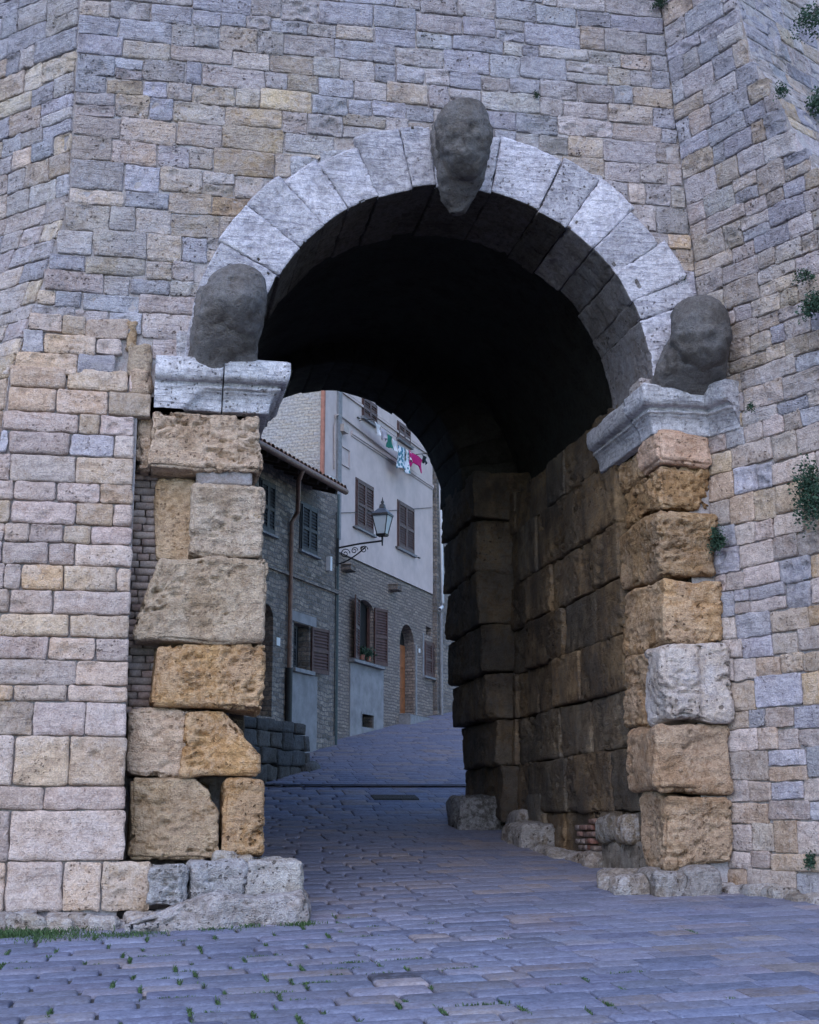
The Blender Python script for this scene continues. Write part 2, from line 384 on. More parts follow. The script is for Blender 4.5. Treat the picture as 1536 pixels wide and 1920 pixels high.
def sheet(name, polys, mat, parent=None, kind=None, smooth_=False):
    """flat polygons -> mesh"""
    me = bpy.data.meshes.new(name); bm = bmesh.new()
    for poly in polys:
        bm.faces.new([bm.verts.new(tuple(map(float, v))) for v in poly])
    bmesh.ops.remove_doubles(bm, verts=bm.verts, dist=1e-4); bmesh.ops.recalc_face_normals(bm, faces=bm.faces)
    bm.to_mesh(me); bm.free()
    for p in me.polygons: p.use_smooth = smooth_
    o = link(name, me, mat, parent)
    if kind: o['kind'] = kind
    return o
def prism(name, outline, ax, a0, a1, mat, parent=None):
    """outline of 2-D points extruded along axis ax"""
    def P(q, a):
        q = list(q); q.insert(ax, a); return q
    me = bpy.data.meshes.new(name); bm = bmesh.new()
    v0 = [bm.verts.new(P(q, a0)) for q in outline]; v1 = [bm.verts.new(P(q, a1)) for q in outline]
    n = len(outline)
    f0 = bm.faces.new(v0); f1 = bm.faces.new(v1[::-1])
    for i in range(n): bm.faces.new((v0[i], v1[i], v1[(i + 1) % n], v0[(i + 1) % n]))
    bmesh.ops.triangulate(bm, faces=[f0, f1]); bmesh.ops.recalc_face_normals(bm, faces=bm.faces)
    bm.to_mesh(me); bm.free()
    return link(name, me, mat, parent)

# ================================================================== THE GROUND
def axis_nonuni(a, fine0, fine1, b, step):
    l = []
    x = fine0; s = step
    while x > a: l.append(x); x -= s; s *= 1.35
    l.append(a); l = l[::-1]
    f = list(np.arange(fine0 + step, fine1, step)); r = []
    x = fine1; s = step
    while x < b: r.append(x); x += s; s *= 1.35
    r.append(b)
    return np.array(l + f + r)
gx = axis_nonuni(-600, -9, 12, 600, .5); gy = axis_nonuni(-600, -12, 34, 600, .5)
GX, GY = np.meshgrid(gx, gy); GZ = ground(GX, GY) - .03
idx = np.arange(GX.size).reshape(GX.shape)
g_ob = put('ground', np.c_[GX.ravel(), GY.ravel(), GZ.ravel()], np.c_[idx[:-1, :-1].ravel(), idx[:-1, 1:].ravel(), idx[1:, 1:].ravel(), idx[1:, :-1].ravel()], M['dirt'])
g_ob['kind'] = 'structure'

# ================================================================== THE GATE
AC, AR, ARO = (0.30, 5.86), 2.37, 3.16             # arch centre (x, z), inner and outer radius
XL, XR = -1.90, 2.66                               # faces of the two jambs
gate = thing('stone_gate', 'weathered stone city gate with round arch and three worn dark heads', 'gate')
# core of the wall with the passage cut through
CY0, CY1 = .014, 9.1
arc = [(AC[0] + 2.78 * math.cos(a), 6.05 + 2.78 * math.sin(a)) for a in np.linspace(math.pi, 0, 33)]
inner = [(-3.37, -1.5), (-3.37, 5.45), (-2.75, 5.5)] + arc + [(3.08, -1.5)]
XA, XB, ZT = -4.12, 3.45, 12.6
outer_ = [(XA, -1.5), (XA, 5.45), (XA, 8)] + [(XA + (XB - XA) * i / 32, ZT) for i in range(33)] + [(XB, -1.5)]
fr_p, in_p = [], []
for i in range(len(inner) - 1):
    a_, b_, c_, d_ = inner[i], inner[i + 1], outer_[i + 1], outer_[i]
    for yy in (CY0, CY1): fr_p.append([(q[0], yy, q[1]) for q in (a_, b_, c_, d_)])
    fr_p.append([(d_[0], CY0, d_[1]), (c_[0], CY0, c_[1]), (c_[0], CY1, c_[1]), (d_[0], CY1, d_[1])])
    in_p.append([(a_[0], CY0, a_[1]), (b_[0], CY0, b_[1]), (b_[0], CY1, b_[1]), (a_[0], CY1, a_[1])])
sheet('wall_core', fr_p, M['mortar'], gate)
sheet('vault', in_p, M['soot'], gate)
sheet('slot_back', [[(-3.5, .64, -1), (-2.2, .64, -1), (-2.2, .64, 5.6), (-3.5, .64, 5.6)]], M['mortar'], gate)

# upper wall courses
cl_hi, cl_lo = front(150, 0), front(18, 1000, -.4)
def left_edge(z): return np.interp(z, [0, 2.7, 5.6, 6.6, 7.7, 10.2, 13], [-4.98, -4.92, -4.72, -4.46, -4.19, -4.19, -4.22])
def right_edge(z): return np.interp(z, [.2, 4.9, 7.5, 10.6, 13], [3.39, 3.35, 3.26, 2.99, 2.80])
def in_ring(u0, u1, v0, v1):
    k = 0
    for u in np.linspace(u0, u1, 4):
        for v in np.linspace(v0, v1, 3):
            if math.hypot(u - AC[0], v - AC[1]) < ARO - .02 or (v < AC[1] and abs(u - AC[0]) < ARO - .05): k += 1
    return k >= 9
def push_ring(U_, V_):
    dx, dz = U_ - AC[0], V_ - AC[1]; d = np.hypot(dx, dz) + 1e-6
    lim = ARO - .06
    k = np.where((d < lim) & (dz > 0), lim / d, 1)
    return AC[0] + dx * k, AC[1] + dz * k
def bulge(u, z): return .03 * math.sin(u * 1.1 + z * .7)
fmap = plane_map((0, 0, 0), (1, 0, 0), (0, 0, 1), (0, -1, 0))
lay_courses(5.90, 11.35, lambda z: left_edge(z) if z > 6.1 else -3.2, lambda z: right_edge(z) + .02, fmap, M['wall'], gate, wall_pal, skip=in_ring, pushf=push_ring)
# stones between the left springer and the pier, and beside the right cornice
# voussoirs of the outer ring
jpx = [(470, 490), (515, 432), (570, 385), (625, 355), (690, 330), (762, 312), (812, 310), (925, 330), (1027, 357), (1085, 395), (1130, 450), (1195, 487), (1233, 546), (1243, 590)]
ang = [math.pi + .02]
for j in jpx:
    q = front(*j); ang.append(math.atan2(q[2] - AC[1], q[0] - AC[0]))
ang.append(-.02)
def ring_map(p):
    a, y, r = p[:, 0] / 2.75, p[:, 1], p[:, 2]
    return np.c_[AC[0] + r * np.cos(a), y, AC[1] + r * np.sin(a)]
outer = [3.14, 3.18, 3.18, 3.08, 3.04, 3.16, 3.16, 3.10, 3.14, 3.17, 3.2, 3.1, 3.2, 3.19, 3.15]
VC = (.51, .50, .575)
for i in range(len(ang) - 1):
    a1, a0 = ang[i], ang[i + 1]
    fr = -.07 - random.uniform(0, .018)
    vo_ = solid((a0 * 2.75 - .001, fr, AR + random.uniform(-.015, .03)), (a1 * 2.75 + .001, 1.42 + random.uniform(-.05, .05), outer[i]), 'voussoir', M['travertine'], gate,
          (lambda k_: tuple(c * k_ for c in VC))(random.uniform(.90, 1.06)), res=.03, rnd=.010, amp=.014, freq=4, pit=.012, warp=.012, mapf=ring_map, pit2=.018, chip_=.10)
    vo_.data.materials.append(M['crust'] if i < 10 else M['crust2'])     # crusted undersides, with the soffit's shade painted into the dark colour
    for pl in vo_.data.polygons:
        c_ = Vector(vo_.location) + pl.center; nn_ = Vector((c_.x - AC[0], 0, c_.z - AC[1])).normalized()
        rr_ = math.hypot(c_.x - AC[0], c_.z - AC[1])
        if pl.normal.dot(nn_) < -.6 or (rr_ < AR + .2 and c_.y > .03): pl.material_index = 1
# broken voussoir patch stones above the thin ones
for (px0, py0, px1, py1) in ((600, 285, 665, 318), (545, 300, 600, 345), (1100, 330, 1130, 350)):
    q0, q1 = front(px0, py1), front(px1, py0)
    solid((q0[0], -.05, q0[2]), (q1[0], .2, q1[2]), 'patch_stone', M['travertine'], gate, (.36, .36, .40), res=.04, rnd=.05, amp=.03, pit=.04)

# far ring at the town end of the passage
FC, FR = (0.0, 6.42), 2.03
def far_map(p):
    a, y, r = p[:, 0] / 2.3, p[:, 1], p[:, 2]
    return np.c_[FC[0] + r * np.cos(a), y, FC[1] + r * np.sin(a)]
fa = np.linspace(-.03, math.pi + .03, 20)
for i in range(19):
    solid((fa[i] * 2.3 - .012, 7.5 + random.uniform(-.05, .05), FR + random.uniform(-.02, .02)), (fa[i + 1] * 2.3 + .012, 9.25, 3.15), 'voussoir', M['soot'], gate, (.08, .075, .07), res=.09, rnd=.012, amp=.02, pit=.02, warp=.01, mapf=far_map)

# jamb blocks ------------------------------------------------------
TAN, OCH, CRM, WHT, BRN = (.53, .37, .225), (.52, .31, .145), (.62, .46, .345), (.58, .53, .52), (.33, .235, .14)
def fz(py, px=400, y=-.1): return front(px, py, y)[2]
def fx(px, py=1200, y=-.1): return front(px, py, y)[0]
def lblock(px0, py0, px1, py1, color, yf=-.12, yb=.9, mat='tufa', name='jamb_block', **kw):
    pm = (py0 + py1) / 2
    k = dict(res=.02, rnd=.06, amp=.035, freq=2.2, pit=.01, warp=.035, bed=.03, pit2=.055); k.update(kw)
    return solid((fx(px0, pm, yf), yf, fz(py1, 400, yf)), (fx(px1, pm, yf), yb, fz(py0, 400, yf)), name, M[mat], gate, color, **k)
def chip(cx, cz, r, depth):
    def f(p, nl):
        d = np.hypot(p[:, 0] - cx, p[:, 2] - cz)
        k = np.clip(1 - d / r, 0, 1)
        p = p.copy(); p[:, 0] -= k * depth * .7; p[:, 2] -= k * depth; return p
    return f
lblock(276, 769, 492, 884, CRM, -.14)
lblock(254, 786, 290, 890, CRM, .02, .8)
lblock(368, 884, 472, 914, (.5, .48, .50), -.03, .7, mat='mortar', name='mortar_patch', rnd=.03, amp=.012, pit=0, bed=0, pit2=0)
lblock(358, 908, 498, 1044, (.58, .47, .375), -.16)
lblock(288, 900, 366, 1052, TAN, .14, .9)
lblock(252, 1046, 502, 1206, (.57, .445, .33), -.17, carve=lambda p, nl: p + np.c_[np.clip((-2.75 - p[:, 0]), 0, 1) * .5 * np.clip((p[:, 2] - 2.85) / .8, 0, 1), 0 * p[:, 1], 0 * p[:, 1]])
lblock(284, 1205, 498, 1326, OCH, -.14)
lblock(240, 1330, 350, 1456, CRM, -.02)
lblock(342, 1334, 494, 1456, OCH, -.10, carve=chip(fx(492, 1340), fz(1340), .42, .24))
lblock(240, 1459, 416, 1612, TAN, -.06, carve=chip(fx(416, 1470), fz(1470), .3, .12))
lblock(418, 1459, 499, 1606, OCH, -.10)
# narrow brickwork deep in the slot behind the jamb
M['brick'] = stone_material('brick', patina=(.24, .22, .22), patina_amt=.4, pits=.3, bump=.5, dirt=.4, dist=.015)
for py0 in np.arange(896, 1330, 13.5):
    z0 = fz(py0 + 13, 300, .45); x = -3.5 - random.uniform(0, .16); k = 0
    while x < -2.55:
        l = random.choice((.14, .28, .27)); 
        solid((x, .24 + random.uniform(-.01, .01), z0), (x + l - .006, .6, z0 + .076), 'brick', M['brick'], gate, random.choice(((.38, .28, .25), (.36, .30, .28), (.40, .33, .30))), res=.07, rnd=.008, amp=.004, pit=0, warp=.004)
        x += l
# right jamb: each block wraps the corner
def rblock(x0, x1, y0, y1, z0, z1, color, mat='tufa', **kw):
    k = dict(res=.022, rnd=.07, amp=.05, freq=2.0, pit=.01, warp=.055, bed=.035, pit2=.06); k.update(kw)
    return solid((x0, y0, z0), (x1, y1, z1), 'jamb_block', M[mat], gate, (color[0] * 1.12, color[1] * .99, color[2] * .98), **k)
rblock(2.66, 3.30, -.17, .5, 4.92, 5.30, CRM)
rblock(2.72, 3.3, .45, 1.42, 4.9, 5.30, (.38, .27, .145))
rblock(2.70, 3.33, -.09, 1.42, 4.42, 4.92, (.40, .28, .145), pit=.11, amp=.06)
rblock(2.68, 3.37, -.13, 1.40, 3.62, 4.40, (.41, .295, .16))
rblock(2.66, 3.40, -.15, 1.36, 2.82, 3.60, (.41, .29, .155), bed=.06)
rblock(2.60, 3.42, -.24, .48, 1.92, 2.84, (.47, .485, .49), rnd=.09, bed=.01, carve=lambda p, nl: p + np.c_[0 * p[:, 0], np.where(nl[:, 1] < -.3, .07 * np.exp(-((p[:, 0] - 3.08) / .05) ** 2), 0), 0 * p[:, 0]])
rblock(2.66, 3.3, .50, 1.34, 1.94, 2.80, (.36, .265, .155))
rblock(2.52, 3.42, -.17, .95, 1.16, 1.90, (.43, .33, .22), amp=.06)
rblock(2.60, 3.42, -.16, .70, .34, 1.14, (.44, .34, .22))
# passage walls, course by course
zc = [.30, .96, 1.72, 2.43, 3.13, 3.85, 4.56, 5.42, 6.1]
def passage_wall(xf, sgn, y_start):
    for i in range(len(zc) - 1):
        y = y_start[i] if i < len(y_start) else y_start[-1]
        while y < 7.9:
            l = random.uniform(.9, 2.0)
            if 7.9 - (y + l) < .7: l = 7.9 - y
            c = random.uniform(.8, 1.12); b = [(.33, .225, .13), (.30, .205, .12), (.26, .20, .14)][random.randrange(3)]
            d = random.uniform(-.05, .03)
            lo = (xf + d, y + .002, zc[i] + .002) if sgn > 0 else (xf - .5, y + .002, zc[i] + .002)
            hi = (xf + .5, y + l - .002, zc[i + 1] - .002) if sgn > 0 else (xf - d, y + l - .002, zc[i + 1] - .002)
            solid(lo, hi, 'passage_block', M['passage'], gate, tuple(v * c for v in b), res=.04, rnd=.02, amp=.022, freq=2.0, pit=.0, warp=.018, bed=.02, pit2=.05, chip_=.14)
            y += l
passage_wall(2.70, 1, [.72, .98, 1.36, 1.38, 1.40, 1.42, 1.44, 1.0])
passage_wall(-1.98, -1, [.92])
# far jambs
fzs = [.85, 1.72, 2.44, 3.16, 3.95, 4.8, 5.7, 6.5]; fin = [2.46, 2.38, 2.24, 2.16, 2.12, 2.08, 2.05]
for i in range(7):
    c = random.uniform(.85, 1.1)
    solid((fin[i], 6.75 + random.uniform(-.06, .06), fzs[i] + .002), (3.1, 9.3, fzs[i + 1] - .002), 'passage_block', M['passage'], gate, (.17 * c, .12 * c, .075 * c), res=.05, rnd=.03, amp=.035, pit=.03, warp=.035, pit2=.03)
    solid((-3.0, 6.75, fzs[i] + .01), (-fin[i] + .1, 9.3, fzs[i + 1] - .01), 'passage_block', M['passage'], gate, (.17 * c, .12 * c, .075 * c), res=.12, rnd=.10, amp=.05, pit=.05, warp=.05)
# things lying along the foot of the right passage wall
for (lo, hi, c, nm) in (((1.86, 7.1, .62), (2.6, 8.1, 1.22), (.13, .125, .12), 'kerb_rock'), ((2.2, 4.6, .36), (2.78, 5.8, .80), (.30, .255, .21), 'kerb_rock'),
                        ((2.50, 5.95, .5), (3.0, 6.9, 1.0), (.20, .16, .12), 'kerb_rock'), ((2.25, 3.2, .22), (2.85, 4.6, .46), (.40, .36, .33), 'kerb_rock'),
                        ((2.42, 2.3, .15), (2.9, 3.2, .42), (.36, .30, .26), 'kerb_rock'), ((2.56, 1.7, .60), (2.9, 2.3, .95), (.24, .20, .155), 'kerb_rock'), ((2.56, 1.05, .60), (2.9, 1.66, .95), (.27, .215, .16), 'kerb_rock')):
    solid(lo, hi, nm, M['rock'], gate, c, res=.05, rnd=.10, amp=.05, pit=.05, warp=.05)
solid((2.66, .6, -.1), (3.0, 2.4, .62), 'rendered_footing', M['passage'], gate, (.30, .265, .235), res=.06, rnd=.05, amp=.03, pit=.02)
solid((2.66, 5.2, .5), (3.0, 6.0, 1.25), 'rendered_footing', M['passage'], gate, (.22, .19, .16), res=.07, rnd=.05, amp=.04, pit=.03)
for k in range(26):
    yy = 2.42 + (k % 4) * .2 + random.uniform(-.02, .02) + (.1 if (k // 4) % 2 else 0); zz = .30 + (k // 4) * .085
    solid((2.60 + random.uniform(-.02, .02), yy, zz), (2.85, yy + .185, zz + .07), 'brick', M['brick'], gate, random.choice(((.26, .12, .09), (.25, .15, .12), (.25, .19, .17))), res=.07, rnd=.015, amp=.006, pit=0, warp=.008)

# impost cornices ---------------------------------------------------
PROF = [(-.10, 5.30), (.035, 5.31), (.04, 5.36), (.055, 5.43), (.09, 5.49), (.13, 5.515), (.132, 5.535), (.168, 5.538), (.17, 5.565), (.145, 5.575), (.15, 5.60), (.235, 5.615), (.275, 5.65), (.29, 5.72), (.285, 5.84), (.24, 5.865), (-.25, 5.865)]
def cornice(name, path, nrm, mat, color, amp=.014, carve=None):
    """profile swept along a path of (x, y) points with outward directions"""
    pts = []; nr = []
    for i in range(len(path) - 1):
        a, b = np.array(path[i], float), np.array(path[i + 1], float); n = max(2, int(np.linalg.norm(b - a) / .035))
        for k in range(n + (1 if i == len(path) - 2 else 0)):
            t = k / n; pts.append(a + (b - a) * t); nr.append(np.array(nrm[i], float) * (1 - t) + np.array(nrm[i + 1], float) * t)
    pr = []
    for (a, b) in zip(PROF[:-1], PROF[1:]):
        m = max(1, int(math.hypot(a[0] - b[0], a[1] - b[1]) / .02))
        for k in range(m): pr.append((a[0] + (b[0] - a[0]) * k / m, a[1] + (b[1] - a[1]) * k / m))
    pr.append(PROF[-1]); m = len(pr); V = []
    for p, n in zip(pts, nr):
        for (d, z) in pr: V.append((p[0] + n[0] * d, p[1] + n[1] * d, z))
    V = np.array(V); n = len(pts)
    s = np.array([random.uniform(0, 50) for _ in range(3)])
    nn = np.repeat(np.array([(*q, 0) for q in nr]), m, axis=0); D = np.tile(np.array(pr)[:, 0], n)
    er = amp * .5 * fbm((V + s) * 5, 4) - .12 * np.maximum(0, fbm((V + s) * 2.4, 3) - .30) * (D > .05)
    V = V + nn * er[:, None]; V[:, 2] += .012 * fbm((V + s) * 4 + 9, 3) - .035 * np.maximum(0, fbm((V + s) * 3 + 5, 2) - .1) * (np.tile(np.array(pr)[:, 1], n) > 5.83)
    if carve: V = carve(V)
    idx = np.arange(n * m).reshape(n, m)
    Q = np.c_[idx[:-1, :-1].ravel(), idx[1:, :-1].ravel(), idx[1:, 1:].ravel(), idx[:-1, 1:].ravel()]
    o = put(name, V, Q, mat, gate, color)
    bm = bmesh.new(); bm.from_mesh(o.data)
    bm.verts.ensure_lookup_table()
    for row in (0, n - 1):
        vs = [bm.verts[i] for i in idx[row]]
        f = bm.faces.new(vs)
    bmesh.ops.triangulate(bm, faces=[f_ for f_ in bm.faces if len(f_.verts) > 4])
    bmesh.ops.recalc_face_normals(bm, faces=bm.faces); bm.to_mesh(o.data); bm.free()
    return o
def broken_left(V):
    x, z = V[:, 0], V[:, 2]
    edge = -2.78 + (z - 5.35) * .9
    k = smooth(.03, -.03, x - edge) * (z < 5.84)
    V = V.copy(); V[:, 1] = V[:, 1] * (1 - k) + k * np.minimum(V[:, 1] + .02, -.22 + (5.84 - z) * .12 + .012 * fbm(V * 6, 3)); return V
cl = (.58, .57, .62)
cornice('impost_cornice', [(-3.16, -.04), (-2.42, -.04)], [(0, -1), (0, -1)], M['travertine'], cl, .02, broken_left)
cornice('impost_cornice', [(-2.405, -.05), (-1.92, -.05), (-1.92, 1.3)], [(0, -1), (.85, -1), (.85, 0)], M['travertine'], (.55, .545, .59), .012)
cornice('impost_cornice', [(3.36 + .407 * .52, -.03 - .914 * .52), (3.36, -.03)], [(-.914, -.407), (-.914, -.407)], M['travertine'], (.46, .455, .50), .03)
cornice('impost_cornice', [(3.35, -.05), (2.66, -.05), (2.66, .36)], [(0, -1), (-.75, -1), (-.75, 0)], M['travertine'], (.54, .535, .58), .014)
cornice('impost_cornice', [(2.67, .37), (2.67, 1.95)], [(-.7, 0), (-.7, 0)], M['travertine'], (.53, .52, .55), .022)
# springer fill stones under the heads
solid((-2.95, -.03, 5.86), (-2.1, .4, 6.25), 'springer_block', M['travertine'], gate, (.46, .455, .49), amp=.03)
solid((2.52, .0, 5.80), (2.72, .5, 6.05), 'springer_block', M['rock'], gate, (.46, .42, .42), amp=.03, rnd=.06)

# worn heads --------------------------------------------------------
def head(rows, label, yc, dents, name='carved_head'):
    """rows: (py, left px, right px, forward offset, depth half-width) from crown to neck"""
    seg = 56; fine = []
    rows = np.array(rows, float); ys = np.linspace(rows[0, 0], rows[-1, 0], 46)
    for y in ys: fine.append([y] + [np.interp(y, rows[:, 0], rows[:, k]) for k in range(1, 5)])
    fine = np.array(fine)
    for k in range(1, 5):
        f = fine[:, k].copy(); fine[1:-1, k] = (f[:-2] + 2 * f[1:-1] + f[2:]) / 4
    V = []
    for (py, xl, xr, off, b) in fine:
        A, B = front(xl, py, yc - off), front(xr, py, yc - off)
        c = (A + B) / 2; a = (B[0] - A[0]) / 2
        for k in range(seg):
            t = 2 * math.pi * k / seg; V.append((c[0] + a * math.cos(t), yc - off + b * math.sin(t), c[2]))
    V = np.array(V); n = len(fine)
    c = V.mean(0); nl = V - np.repeat(np.array([V[i * seg:(i + 1) * seg].mean(0) for i in range(n)]), seg, axis=0); nl /= np.linalg.norm(nl, axis=1)[:, None] + 1e-6
    g = V + random.uniform(0, 60)
    V = V + nl * (.055 * fbm(g * 3.2, 4) + .03 * fbm(g * 9, 4, .65) - .07 * np.maximum(0, fbm(g * 6 + 9, 2) - .25))[:, None]
    for (px, py, r, dep) in dents:
        q = front(px, py, yc - .7); d = np.hypot(V[:, 0] - q[0], V[:, 2] - q[2])
        k = np.exp(-(d / r) ** 2) * (nl[:, 1] < .2); V[:, 1] += k * dep
    idx = np.arange(n * seg).reshape(n, seg); j = np.roll(idx, -1, axis=1)
    Q = np.c_[idx[:-1].ravel(), idx[1:].ravel(), j[1:].ravel(), j[:-1].ravel()]
    V = np.r_[V, [V[:seg].mean(0) + (0, 0, .015), V[-seg:].mean(0)]]; T = n * seg
    cap = np.array([(T, idx[0, k], j[0, k], j[0, k]) for k in range(0)] or np.zeros((0, 4)), np.int32)
    o = put(name, V, Q, M['head'], gate, (.16, .152, .155))
    bm = bmesh.new(); bm.from_mesh(o.data); bm.verts.ensure_lookup_table()
    for row, tip in ((0, T), (n - 1, T + 1)):
        for k in range(seg): bm.faces.new((bm.verts[idx[row, k]], bm.verts[idx[row, (k + 1) % seg]], bm.verts[tip]))
    bmesh.ops.recalc_face_normals(bm, faces=bm.faces)
    for f in bm.faces: f.smooth = True
    bm.to_mesh(o.data); bm.free()
    if label: o['label'] = label
    return o
HL = ('worn dark stone head above the left impost', 'worn dark stone head projecting over the keystone', 'worn dark stone head above the right impost')
head([(502, 436, 466, .26, .06), (505, 420, 478, .27, .17), (512, 406, 488, .29, .27), (526, 394, 497, .31, .34), (548, 383, 501, .33, .37), (575, 375, 501, .33, .37), (598, 373, 495, .31, .34), (614, 382, 485, .29, .28), (626, 398, 474, .27, .18), (632, 415, 462, .26, .08)],
     HL[0], -.22, [(437, 523, .035, .06), (425, 585, .09, .07), (470, 590, .06, .05), (455, 555, .1, -.04), (410, 612, .06, .05)])
head([(540, 376, 440, .0, .08), (560, 368, 470, .02, .16), (590, 364, 498, .20, .34), (615, 360, 490, .22, .35), (640, 357, 482, .18, .32), (670, 353, 484, .08, .25), (704, 349, 494, .0, .16)], None, -.14, [(400, 645, .06, .04)], 'head_neck')
head([(194, 864, 884, .40, .06), (196, 852, 893, .41, .15), (202, 838, 904, .43, .26), (216, 826, 914, .45, .33), (240, 820, 920, .46, .36), (265, 820, 921, .45, .36), (290, 828, 918, .42, .33), (310, 839, 912, .39, .28), (326, 846, 902, .36, .20), (335, 860, 892, .35, .09)],
     HL[1], -.20, [(835, 232, .045, .06), (884, 244, .05, .06), (868, 285, .05, -.04), (866, 312, .06, .05), (850, 262, .05, .04)])
head([(236, 810, 840, .0, .1), (262, 807, 870, .02, .2), (300, 811, 914, .20, .33), (325, 817, 909, .22, .33), (345, 821, 901, .16, .30), (368, 824, 893, .06, .23), (390, 838, 880, .0, .16), (398, 846, 872, .0, .10)], None, -.12, [(880, 345, .10, .1), (840, 375, .1, .08)], 'head_neck')
head([(560, 1300, 1318, .30, .06), (563, 1286, 1332, .31, .17), (571, 1273, 1347, .33, .28), (588, 1263, 1359, .35, .35), (612, 1259, 1366, .36, .38), (642, 1259, 1367, .36, .38), (668, 1264, 1362, .33, .34), (686, 1274, 1353, .30, .27), (698, 1288, 1342, .28, .17), (704, 1302, 1328, .27, .08)],
     HL[2], -.22, [(1290, 632, .07, .06), (1336, 636, .07, .06), (1314, 655, .05, -.04), (1312, 684, .08, .06)])
head([(600, 1268, 1330, .0, .1), (650, 1252, 1366, .22, .34), (682, 1238, 1362, .24, .35), (705, 1230, 1358, .18, .32), (725, 1228, 1357, .08, .25), (754, 1224, 1358, .0, .16)], None, -.14, [(1300, 720, .09, .06)], 'head_neck')
# stump of neck stone beside the right head

# ================================================================== LEFT PIER AND CORNER
pier = thing('wall_pier', 'battered pier of pale beige stone courses left of the arch', 'wall')
PY0, PY1, PZ1 = -.44, -.03, 6.20                    # face leans back: y at z=0 and at PZ1
def pier_y(z): return PY0 + (PY1 - PY0) * z / PZ1
pn = np.array([0, -PZ1, -(PY1 - PY0)]) ; pn = pn / np.linalg.norm(pn); pn = np.array([0, pn[1], -pn[2]])
pmap = plane_map((0, PY0, 0), (1, 0, 0), (0, (PY1 - PY0) / PZ1, 1), pn)
def pp(px, py): return onp(px, py, (0, PY0, 0), pn)
rows = [(690, 730, [18, 125, 242, 262]), (730, 775, [15, 106, 203, 284]), (775, 812, [5, 148, 188, 252]), (812, 855, [15, 132, 214, 252]), (855, 905, [20, 142, 251]), (905, 941, [25, 106, 187, 250]),
        (941, 984, [20, 142, 212, 250]), (984, 1019, [8, 55, 119, 170, 249]), (1019, 1060, [4, 91, 140, 248]), (1060, 1107, [8, 40, 120, 219, 247]), (1107, 1152, [18, 99, 245]), (1152, 1195, [-2, 131, 243]),
        (1195, 1238, [-5, 90, 180, 242]), (1238, 1285, [-5, 143, 241]), (1285, 1316, [-6, 26, 127, 239]), (1316, 1380, [-8, 62, 160, 238]), (1380, 1474, [-60, 26, 131, 237]), (1474, 1519, [-60, 82, 236]), (1519, 1615, [-70, 18, 235]), (1615, 1710, [-80, 10, 118, 190, 284])]
for (y0, y1, xs) in rows:
    ym = (y0 + y1) / 2; zt, zb = pp(125, y0)[2], pp(125, y1)[2]
    us = [pp(x, ym)[0] for x in xs]
    us = [us[0] - .95, us[0] - .45] + us if us[0] > -5.0 else us
    for a, b in zip(us[:-1], us[1:]):
        if b < left_edge((zt + zb) / 2) - .08: continue
        a = max(a, left_edge((zt + zb) / 2))
        if b - a < .06: continue
        tl = random.uniform(-.01, .01)
        wall_stone(None, (b - a) / 2 - .006, (zt - zb) / 2 - random.uniform(.004, .008), (a + b) / 2, (zt + zb) / 2, lambda U_, V_, W_, cu=(a + b) / 2, tl=tl: pmap(U_, V_ + tl * (U_ - cu), W_),
                   'wall_stone', M['pier'], pier, pick(PAL_PIER, (a, zt)), proud=random.uniform(.012, .028), rough=random.uniform(.006, .014), rnd=random.uniform(.02, .035), seed=random.random() * 90, **(dict(cav=True, res=.025) if random.random() < .14 else dict(res=.06)))
# two split low stones and the broken top that runs up to the wall face
lay_courses(5.66, 6.25, lambda z: left_edge(z), lambda z: -3.62 + (z - 5.66) * .25, plane_map((0, -.065 - 5.66 * .07, 0), (1, 0, 0), (0, .07, 1), (0, -1, 0)), M['pier'], pier, PAL_PIER, hmin=.19, hmax=.24)
for (px0, py0, px1, py1, yf, c) in ((236, 600, 262, 655, -.05, TAN), (238, 640, 285, 705, -.07, (.46, .36, .27)), (244, 690, 287, 735, -.12, CRM)):
    q0, q1 = front(px0, py1, yf), front(px1, py0, yf)
    solid((q0[0], yf, q0[2]), (q1[0], .2, q1[2]), 'wall_stone', M['tufa'], pier, c, res=.04, rnd=.05, amp=.04, pit=.05)
# core of pier and the tower corner behind
ce = [(left_edge(z), z) for z in (-1.5, 0, 2.7, 5.6, 6.6, 7.7, 10.2, 12.6)]
LD = np.array([-math.sin(R(46)), math.cos(R(46)), 0])
def cyy(z): return max(.03, 0) if z > PZ1 else pier_y(z) + .03
polys = []
for (xa, za), (xb, zb) in zip(ce[:-1], ce[1:]):
    pa, pb = np.array([xa, cyy(za) if za <= PZ1 else .03, za]), np.array([xb, cyy(zb) if zb <= PZ1 else .03, zb])
    polys.append([pa, pb, pb + LD * 6, pa + LD * 6])
zs = [-1.5, 0, 2.7, 5.62]
for za, zb in zip(zs[:-1], zs[1:]):
    L_ = lambda z: np.array([left_edge(max(z, 0)), pier_y(z) + .04, z]); R_ = lambda z: np.array([-3.335, pier_y(z) + .04, z])
    polys.append([L_(za), R_(za), R_(zb), L_(zb)])
    polys.append([R_(za), (-3.335, .9, za), (-3.335, .9, zb), R_(zb)])
polys.append([L_(5.62), R_(5.62), (-3.335, .5, 5.75), (left_edge(5.62), .5, 5.75)])
for za, zb in ((5.5, 6.6), (6.6, 7.7), (7.7, 10.2), (10.2, 12.6)):
    polys.append([(left_edge(za), .015, za), (-4.0, .015, za), (-4.0, .015, zb), (left_edge(zb), .015, zb)])
sheet('wall_core', polys, M['mortar'], pier)
